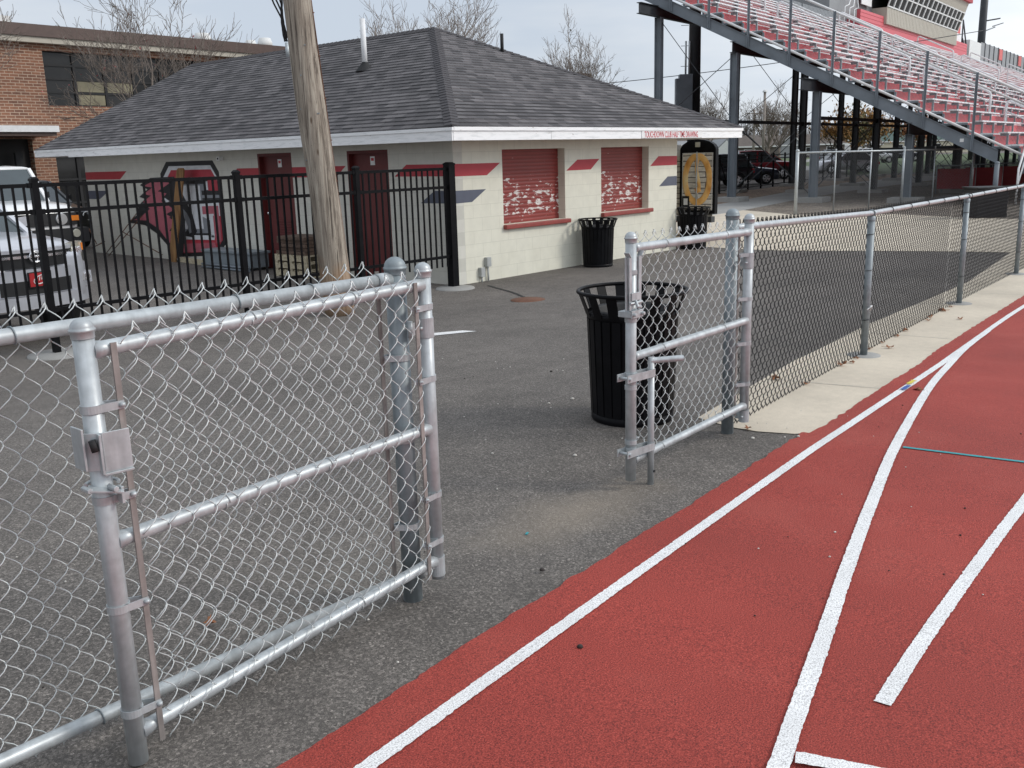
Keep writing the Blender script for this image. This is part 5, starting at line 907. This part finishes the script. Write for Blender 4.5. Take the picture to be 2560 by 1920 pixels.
# screen along the back
BS = thing('back_screen', gx((116, 22, 9.4)), 'grey panelled screen with small pink signs along the back of the grandstand', 'screen')
m_ = MB(gx); m_.box((105.0, 21.9, 9.4), (110.2, 22.6, 11.6)); m_.build('white_cabinet', 'wsiding', BS)
for s in np.arange(110.4, 150, 2.3): m_ = MB(gx); m_.box((s, 21.95, 9.3), (s + 1.75, 22.0, 11.75)); m_.build('panel', 'gsiding', BS); m_ = MB(gx); m_.box((s + 1.8, 21.9, 9.3), (s + 2.0, 22.05, 11.8)); m_.build('post', 'steel_k', BS)
for s in (119.6, 131.2, 135.8): m_ = MB(gx); m_.box((s, 21.88, 10.6), (s + 1.75, 21.94, 11.7)); m_.build('poster_print', 'postred', BS)
for s in (66, 60, 54, 48): m_ = MB(gx); m_.box((s - 6, 22.0, 9.3), (s - .2, 22.04, 10.35)); m_.build('panel', 'wire_d', BS)
# light poles
LP = thing('light_pole', (45.6, 27.2, 0), 'dark steel light pole with grey switch boxes rising behind the grandstand columns', 'light pole')
m_ = MB(); m_.tube([(45.6, 27.2, 0), (45.6, 27.2, 24)], [.34, .22], 24); m_.build('pole_shaft', 'steel_k', LP)
for (dx, z0, z1, w_) in ((-.62, 3.3, 5.55, .30), (-.40, 3.3, 5.75, .34)): m_ = MB(); c = (45.0 + dx * .66, 26.9 - dx * .75, 0); m_.box((c[0] - w_, c[1] - .2, z0), (c[0] + w_, c[1] + .2, z1), rz=R(-48)); m_.build('switch_box', 'steel', LP, bevel=.02)
m_ = MB(); 
for k in range(2): m_.tube([(45.15 - .12 * k, 27.25 + .13 * k, 5.6), (45.15 - .12 * k, 27.25 + .13 * k, 7.4)], .05, 8)
m_.build('conduit', 'galv', LP)
m_ = MB(); 
for z in np.arange(6.2, 12, 1.0): m_.tube([(45.4, 27.45, z), (45.15, 27.75, z)], .014, 5)
m_.build('climbing_pegs', 'steel_k', LP)
LQ = thing('light_pole', (122.1, 35.6, 0), 'brown wooden light pole with two small solar lamps above the back screen', 'light pole')
m_ = MB(); m_.tube([(122.1, 35.6, 0), (122.1, 35.6, 28)], [.46, .36], 20); m_.build('pole_shaft', 'steel_k', LQ); m_ = MB(); m_.xf = None
m_.beam((122.35, 35.3, 15.3), (123.3, 34.2, 15.5), .5, .12); m_.build('solar_lamp', 'steel_k', LQ); m_ = MB(); m_.beam((122.9, 34.7, 14.7), (123.6, 33.9, 15.0), .4, .10); m_.build('solar_lamp', 'gsiding', LQ); m_ = MB(); m_.tube([(122.1, 35.6, 14.1), (123.0, 34.5, 14.6)], .06, 6); m_.build('bracket', 'galv', LQ)
# kit stored under and before the stand
m_ = MB(); m_.box((26.9, 7.15, g(27, 7.5)), (27.7, 7.95, .78), rz=R(-48)); m_.box((26.86, 7.11, .781), (27.74, 7.99, .83), rz=R(-48)); m_.build('equipment_crate', 'blackm', None, 'black equipment crate at the foot of the grandstand stair', 'crate', bevel=.02)
for k, (s, t, lab) in enumerate(((40.2, 8.6, 'red equipment cart nearest the tall fence post'), (41.6, 7.9, 'red equipment cart in the middle of the three under the stand'), (43.2, 7.2, 'red equipment cart farthest right under the stand'))):
    cr_ = thing('equipment_cart', gx((s, t, .1)), lab, 'cart', 'red carts under the grandstand')
    m_ = MB(gx); m_.box((s, t - .6, .25), (s + .9, t - .56, 1.0)); m_.box((s, t + .56, .25), (s + .9, t + .6, 1.0)); m_.box((s, t - .56, .25), (s + .04, t + .56, 1.0)); m_.build('side_panels', 'redkit', cr_)
    m_ = MB(gx); [m_.tube([(a, b, .06), (a, b, 1.15)], .025, 6) for a in (s, s + .9) for b in (t - .6, t + .6)]; m_.tube([(s, t - .6, 1.12), (s, t + .6, 1.12)], .025, 6); m_.build('frame', 'galv_d', cr_)
# ------------------------------------------------------------------ far utility poles, wire
def upole(x, y, h, label, arm):
    r = thing('utility_pole', (x, y, 0), label, 'utility pole'); m_ = MB(); m_.cyl((x, y, 0), (x, y, h), .20, .15, 10); m_.build('pole_shaft', 'bark_p', r)
    if arm: m_ = MB(); m_.beam((x + .9, y - 1.0, h - .6), (x - .9, y + 1.0, h - .6), .12, .14); m_.build('crossarm', 'bark_p', r); m_ = MB(); m_.cyl((x + .35, y - .4, h - 2.6), (x + .35, y - .4, h - 1.6), .28, n=10); m_.build('transformer', 'gsiding', r)
    else: m_ = MB(); m_.dome((x, y, h), .3, .3, 10); m_.build('pole_top', 'wsiding', r)
upole(137.2, 71.4, 7.7, 'pale far utility pole with a crossarm and transformer', 1); upole(110.5, 56.2, 8.5, 'taller pale far utility pole without a crossarm', 0)
m_ = MB(); A_, B_ = np.array([40, 44.3, 5.3]), np.array([64, 18.6, 8.4]); m_.tube([A_ + (B_ - A_) * t - np.array([0, 0, .5 * math.sin(t * math.pi)]) for t in np.linspace(0, 1, 20)], .022, 5); m_.build('overhead_wire', 'steel_k', None, 'single overhead wire crossing the sky behind the roof', 'wire')

# ------------------------------------------------------------------ houses across the street (local x to the right in the picture, y away)
HA = R(-48.5); hc, hs = math.cos(HA), math.sin(HA)
def house(x, y, label, w, d, eave, ridge, wall, roof, gable_w=0, gable_x=0, gmat='wsiding', wins=(), end_gable=False):
    r = thing('house', (x, y, 0), label, 'house'); xf = lambda p: (x + p[0] * hc - p[1] * hs, y + p[0] * hs + p[1] * hc, p[2]); N_ = lambda: MB(xf)
    m_ = N_(); m_.box((0, 0, -.2), (w, d, eave)); m_.build('wall', wall, r)
    m_ = N_(); o = .5
    if end_gable: m_.prism([(-.4, eave - .1), (w + .4, eave - .1), (w / 2, ridge)], lambda a, z: (a, -.4, z), lambda a, z: (a, d, z)); m_.build('roof', roof, r); m_ = N_(); m_.prism([(-.1, eave - .05), (w + .1, eave - .05), (w / 2, ridge - .25)], lambda a, z: (a, -.45, z), lambda a, z: (a, -.405, z)); m_.build('gable', gmat, r)
    else:
        m_.prism([(-o, eave - .1), (d + o, eave - .1), (d / 2, ridge)], lambda a, z: (-o, a, z), lambda a, z: (w + o, a, z)); m_.build('roof', roof, r); m_ = N_(); m_.box((-o, -o - .05, eave - .22), (w + o, -o - .002, eave + .02)); m_.build('eave_trim', 'wsiding', r)
    if gable_w:
        a, b = gable_x, gable_x + gable_w; m_ = N_(); m_.prism([(a - .3, eave - .1), (b + .3, eave - .1), ((a + b) / 2, ridge - .1)], lambda q, z: (q, -1.1, z), lambda q, z: (q, d / 2, z)); m_.build('front_gable_roof', roof, r)
        m_ = N_(); m_.prism([(a, -.2), (b, -.2), (b, eave - .05), ((a + b) / 2, ridge - .32), (a, eave - .05)], lambda q, z: (q, -1.16, z), lambda q, z: (q, 0, z)); m_.build('front_gable', gmat, r)
        m_ = N_(); mid = (a + b) / 2
        for p, q in (((a - .3, eave - .12), (mid, ridge)), ((mid, ridge), (b + .3, eave - .12)), ((a - .3, eave - .1), (b + .3, eave - .1))): m_.beam((p[0], -1.2, p[1]), (q[0], -1.2, q[1]), .08, .22)
        m_.build('gable_trim', 'wsiding', r)
    for (a, z0, b, z1) in wins:
        m_ = N_(); m_.box((a, -.06 if not gable_w or not gable_x <= a <= gable_x + gable_w else -1.22, z0), (b, 0, z1)); wf_ = m_.build('window', 'wsiding', r); yy = -.08 if not gable_w or not gable_x <= a <= gable_x + gable_w else -1.24; m_ = N_(); m_.box((a + .12, yy, z0 + .1), (b - .12, yy + .015, z1 - .1)); m_.build('pane', 'glass', wf_)
house(177.0, 86.6, 'brown house with a white trimmed front gable and long roof', 12.5, 8, 2.5, 4.4, 'bsiding', 'broof', 4.0, 0.0, 'gsiding', ((5.0, .5, 6.6, 2.0), (9, .5, 10.6, 2.0)))
house(150.0, 93.0, 'low brown house left of the white trimmed gable', 17.5, 9, 2.4, 4.3, 'bsiding', 'broof', 0, 0, wins=((12, .7, 14, 1.9),))
house(132.9, 76.0, 'white gabled garage with grey roof behind the dark grey vehicle', 4.2, 9, 1.3, 3.55, 'wsiding', 'gsiding', end_gable=True)
house(128.0, 81.5, 'grey roofed shed left of the white gabled garage', 6, 6, 1.9, 3.4, 'gsiding', 'gsiding')
house(192.0, 85.0, 'white front gabled house seen between the grandstand columns', 12, 9, 2.2, 5.3, 'bsiding', 'broof', 7.0, 3.0, 'wsiding', ((.6, .4, 2.2, 1.8),))
house(207.5, 82.0, 'cream building with a dark green metal roof under the grandstand', 24, 12, 2.7, 6.2, 'cream', 'groof', wins=((6, .8, 8, 2), (14, .8, 16, 2)))
for k, (x, y, mt, lab) in enumerate(((108, 43.5, 'c_grey', 'far dark car parked before the green roofed building'), (112, 41, 'c_white', 'far white car parked on the street beyond the stand'), (119, 40.5, 'c_black', 'far black car at the right end of the street'))):
    car((x, y, 0), R(90 - 50), lab, mt, L=4.6, kind='suv', roof=1.6, hz=(.95, 1.05), tail=1.0)

# ------------------------------------------------------------------ trees: tapered trunk, limbs, twigs
def tree(x, y, h, label, seed, fork=.3, spread=.42, r0=.14, twig=.010, lv=5, mat='bark', leaves=None, nl=0, lsize=.1, limbs=6, up=.75, z0=0, nm='bare_tree'):
    rg = np.random.default_rng(seed); r = thing(nm, (x, y, z0), label, 'tree'); tr_ = MB(); br = MB(); tips = []
    def grow(p, dvec, L, rad, lev):
        k = 4 if lev < 2 else 3; pts = [p]; d = dvec / np.linalg.norm(dvec)
        for i in range(k):
            d = d + rg.normal(0, .10 + .03 * lev, 3) + np.array([0, 0, .10 * up]); d /= np.linalg.norm(d); pts.append(pts[-1] + d * L / k)
        r1 = max(rad * .55, twig * .7); (tr_ if lev == 0 else br).tube(pts, np.linspace(rad, r1, k + 1), 8 if lev == 0 else (5 if lev < 2 else 3), caps=False)
        if lev >= lv: tips.append(pts[-1]); tips.append(pts[-2]); return
        n = limbs if lev == 0 else rg.integers(2, 4)
        for i in range(n):
            f = rg.uniform(.35, 1.) if lev else rg.uniform(.72, 1.); j = min(int(f * k), k - 1); q = pts[j] + (pts[j + 1] - pts[j]) * (f * k - j)
            az = 2 * math.pi * (i + rg.uniform(-.3, .3)) / n; t = d; a = perp(t); b = np.cross(t, a); sp = rg.uniform(.45, 1.) * (spread * 1.7 if lev == 0 else .75)
            nd = t + sp * (math.cos(az) * a + math.sin(az) * b)
            grow(q, nd, L * rg.uniform(.52, .74) if lev else (h * (1 - fork)) * rg.uniform(.26, .40), max(r1 * rg.uniform(.55, .8), twig), lev + 1)
        grow(pts[-1], d, (L * .66 if lev else h * (1 - fork) * .42), max(r1 * .85, twig), lev + 1)
    grow(np.array([x, y, z0]), np.array([rg.normal(0, .04), rg.normal(0, .04), 1.]), h * fork, r0, 0)
    tr_.build('trunk', mat, r); br.build('branches', mat, r)
    if leaves and nl:
        lf = MB(); V = []; F = []
        for i in range(nl):
            p = tips[rg.integers(len(tips))] + rg.normal(0, lsize * 1.6, 3); a = rg.normal(0, 1, 3); a /= np.linalg.norm(a); b = perp(a); s_ = lsize * rg.uniform(.5, 1.2); o = len(V); V += [p - a * s_, p + b * s_ * .55, p + a * s_, p - b * s_ * .55]; F.append((o, o + 1, o + 2, o + 3))
        lf.add(V, F); lf.build('leaves', leaves, r)
    return r
tree(15.2, 28.2, 8.0, 'bare tree with a few red leaves between the roof and the brick school', 3, .33, .50, .10, .007, 5, 'bark', 'leaf_r', 60, .05, 8, .9)
tree(10.3, 28.9, 8.6, 'bare tree at the left edge with a few red leaves before the brick school', 8, .38, .55, .12, .007, 5, 'bark', 'leaf_r', 50, .06, 8, .9)
tree(27.8, 29.1, 10.0, 'bare round crowned tree rising behind the ridge of the roof', 14, .30, .58, .12, .008, 5, 'bark_p', None, 0, .1, 10, 1.0)
tree(47.9, 36.5, 10.2, 'bare upright tree with a few dark leaves over the right roof slope', 23, .36, .40, .13, .010, 5, 'bark_p', 'leaf_o', 40, .08, 8, 1.3)
tree(99, 57.5, 10.2, 'bare leaning tree seen just right of the dark light pole', 31, .3, .5, .2, .016, 5, 'bark', None)
tree(123, 62, 10.6, 'large bare tree behind the two far utility poles', 37, .22, .62, .34, .02, 5, 'bark', None, 0, .1, 9)
tree(140, 68.5, 10.2, 'bare tree between the first and second steel columns', 41, .25, .6, .3, .022, 5, 'bark', None, 0, .1, 8)
tree(117, 50.5, 7.2, 'yellow leaved autumn tree seen between the steel columns', 47, .25, .5, .16, .02, 4, 'bark_d', 'leaf_y', 1500, .22, 6)
tree(127, 51.5, 8.0, 'olive brown autumn tree with thinning leaves under the grandstand', 52, .25, .55, .2, .02, 4, 'bark_d', 'leaf_o', 1100, .24, 6)
tree(150, 58, 9.0, 'dense tawny autumn tree behind the white front gabled house', 55, .2, .6, .22, .02, 4, 'bark_d', 'leaf_y', 1900, .34, 7)
tree(166, 57, 8.5, 'reddish brown autumn tree right of the tawny tree', 58, .2, .6, .22, .02, 4, 'bark_d', 'leaf_d', 1700, .34, 7)
labs = ('far bare tree in the wood line, leftmost above the brown roof', 'far bare tree in the wood line behind the low brown house', 'far bare tree in the wood line left of the taller pale pole', 'far bare tree in the wood line right of the taller pale pole', 'far bare tree in the wood line left of the gable', 'far bare tree in the wood line above the gable', 'far bare tree in the wood line right of the gable', 'far bare tree in the wood line behind the yellow tree', 'far bare tree in the wood line above the long roof', 'far bare tree in the wood line at the right end')
base = [tree(206, 118, 14, labs[0], 61, .2, .6, .4, .035, 4, 'bark_d', None, 0, .1, 8), tree(212, 112, 12.5, labs[1], 67, .2, .6, .4, .035, 4, 'bark_d', None, 0, .1, 8)]
for o in base: o['group'] = 'wood line beyond the houses'
rr_ = random.Random(4)
for k in range(2, 10):
    src = base[k % 2]; tgt = (206 + 3.4 * k + rr_.uniform(-2, 2), 118 - 5.2 * k + rr_.uniform(-2, 2)); o = dup(src, (tgt[0] - src.location.x, tgt[1] - src.location.y, 0), labs[k], rr_.uniform(0, 6)); s_ = rr_.uniform(.75, 1.1); o.scale = (s_, s_, s_ * rr_.uniform(.8, 1.))
# thicket under the wood line: nobody could count it
m_ = MB()
for i in range(2600):
    t = rng.random(); p = np.array([200 + 62 * t + rng.normal(0, 5), 128 - 86 * t + rng.normal(0, 5), 0]); h = rng.uniform(2.5, 7.5); q = p + np.array([rng.normal(0, .9), rng.normal(0, .9), h]); m_.tube([p, (p + q) / 2 + rng.normal(0, .25, 3), q], [.10, .07, .03], 3, caps=False)
m_.build('brush_thicket', 'bark_d', kind='stuff')

# ------------------------------------------------------------------ fallen leaves and pebbles
def leaf_(x, y, size, rz, label, mat='leaf_d', dz=.012):
    m_ = MB(); pts = []
    for k in range(15):
        a = 2 * math.pi * k / 15; rad = size * (.55 + .45 * abs(math.cos(2.5 * a))) * (1.0 if k % 2 else .72); px_, py_ = rad * math.cos(a), rad * math.sin(a) * .8
        pts.append((px_, py_, .28 * size + .5 * size * math.sin(a * 2 + rz) * abs(math.cos(a))))
    c, s_ = math.cos(rz), math.sin(rz); z = g(x, y) + dz; V = [(x, y, z + .1 * size)] + [(x + a * c - b * s_, y + a * s_ + b * c, z + h * .8) for a, b, h in pts]
    m_.add(V, [(0, i, i % 15 + 1) for i in range(1, 16)]); m_.tube([V[0], (x + size * 1.6 * c, y + size * 1.6 * s_, z + .012)], .0016, 4); m_.build('fallen_leaf', mat, None, label, 'leaf', 'fallen leaves')
for a in ((6.62, 3.20, .055, .4, 'large curled orange brown leaf on the concrete under the black mesh'), (8.45, 3.02, .045, 2.0, 'brown leaf lying alone on the concrete strip by the first post'), (10.4, 3.02, .04, 3.0, 'small brown leaf on the concrete strip close to the track'), (7.45, 3.04, .05, 1.1, 'dark brown leaf caught at the mesh before the first post'), (9.4, 3.22, .045, .2, 'brown leaf under the mesh past the first post'), (6.9, 2.25, .04, 4.2, 'small pale leaf lying on the red track between the lines'), (10.9, 3.36, .05, 5.0, 'brown leaf heap edge against the second post'), (1.65, 2.95, .035, 1.0, 'orange leaf on the asphalt behind the left gate bottom rail'), (.78, 2.72, .02, 2.2, 'tiny dark red leaf on the asphalt at the left edge'), (5.15, 2.66, .03, .9, 'brown leaf at the foot of the right terminal post')): leaf_(*a)
for k in range(14):
    x = 6.3 + 5.2 * rng.random(); leaf_(x, float(np.interp(x, [5, 8, 11.5], [2.73, 3.085, 3.38])) + rng.normal(.02, .03), .022 + .018 * rng.random(), rng.uniform(0, 6), 'small brown leaf caught along the foot of the black mesh')
m_ = MB(); m2 = MB()
for i in range(190):
    near = i < 150; x = rng.uniform(.4, 6.5); y = rng.uniform(2.3, 6.5) if near else rng.uniform(.7, 2.3)
    s_ = rng.uniform(.0025, .007) * (1 if rng.random() < .9 else 2.0); z = g(x, y) + (.003 if y > 2.5 else .012); mm = m_ if (near and rng.random() < .75) else m2
    if not near: s_ *= .8
    if not near and rng.random() < .45: mm = m_
    mm.lathe((x, y, z), [(.0003, -s_ * .3), (s_, 0), (s_ * .8, s_ * .6), (.0003, s_ * .9)], 6)
m_.build('pale_grit', 'pebble', kind='stuff'); m2.build('dark_grit', 'clod', kind='stuff')
m_ = MB(); m_.lathe((9.92, 8.46, g(9.92, 8.46) + .002), [(.24, 0), (.23, .008), (.001, .009)], 20); m_.build('drain_cover', 'rust', None, 'small rusty round drain cover in the asphalt before the serving wall', 'drain cover')
m_ = MB(); m_.box((3.02, 2.62, g(3, 2.6) + .003), (3.045, 2.63, g(3, 2.6) + .006), rz=.4); m_.build('plastic_scrap', 'teal', None, 'tiny blue plastic scrap on the asphalt between the gates', 'litter')
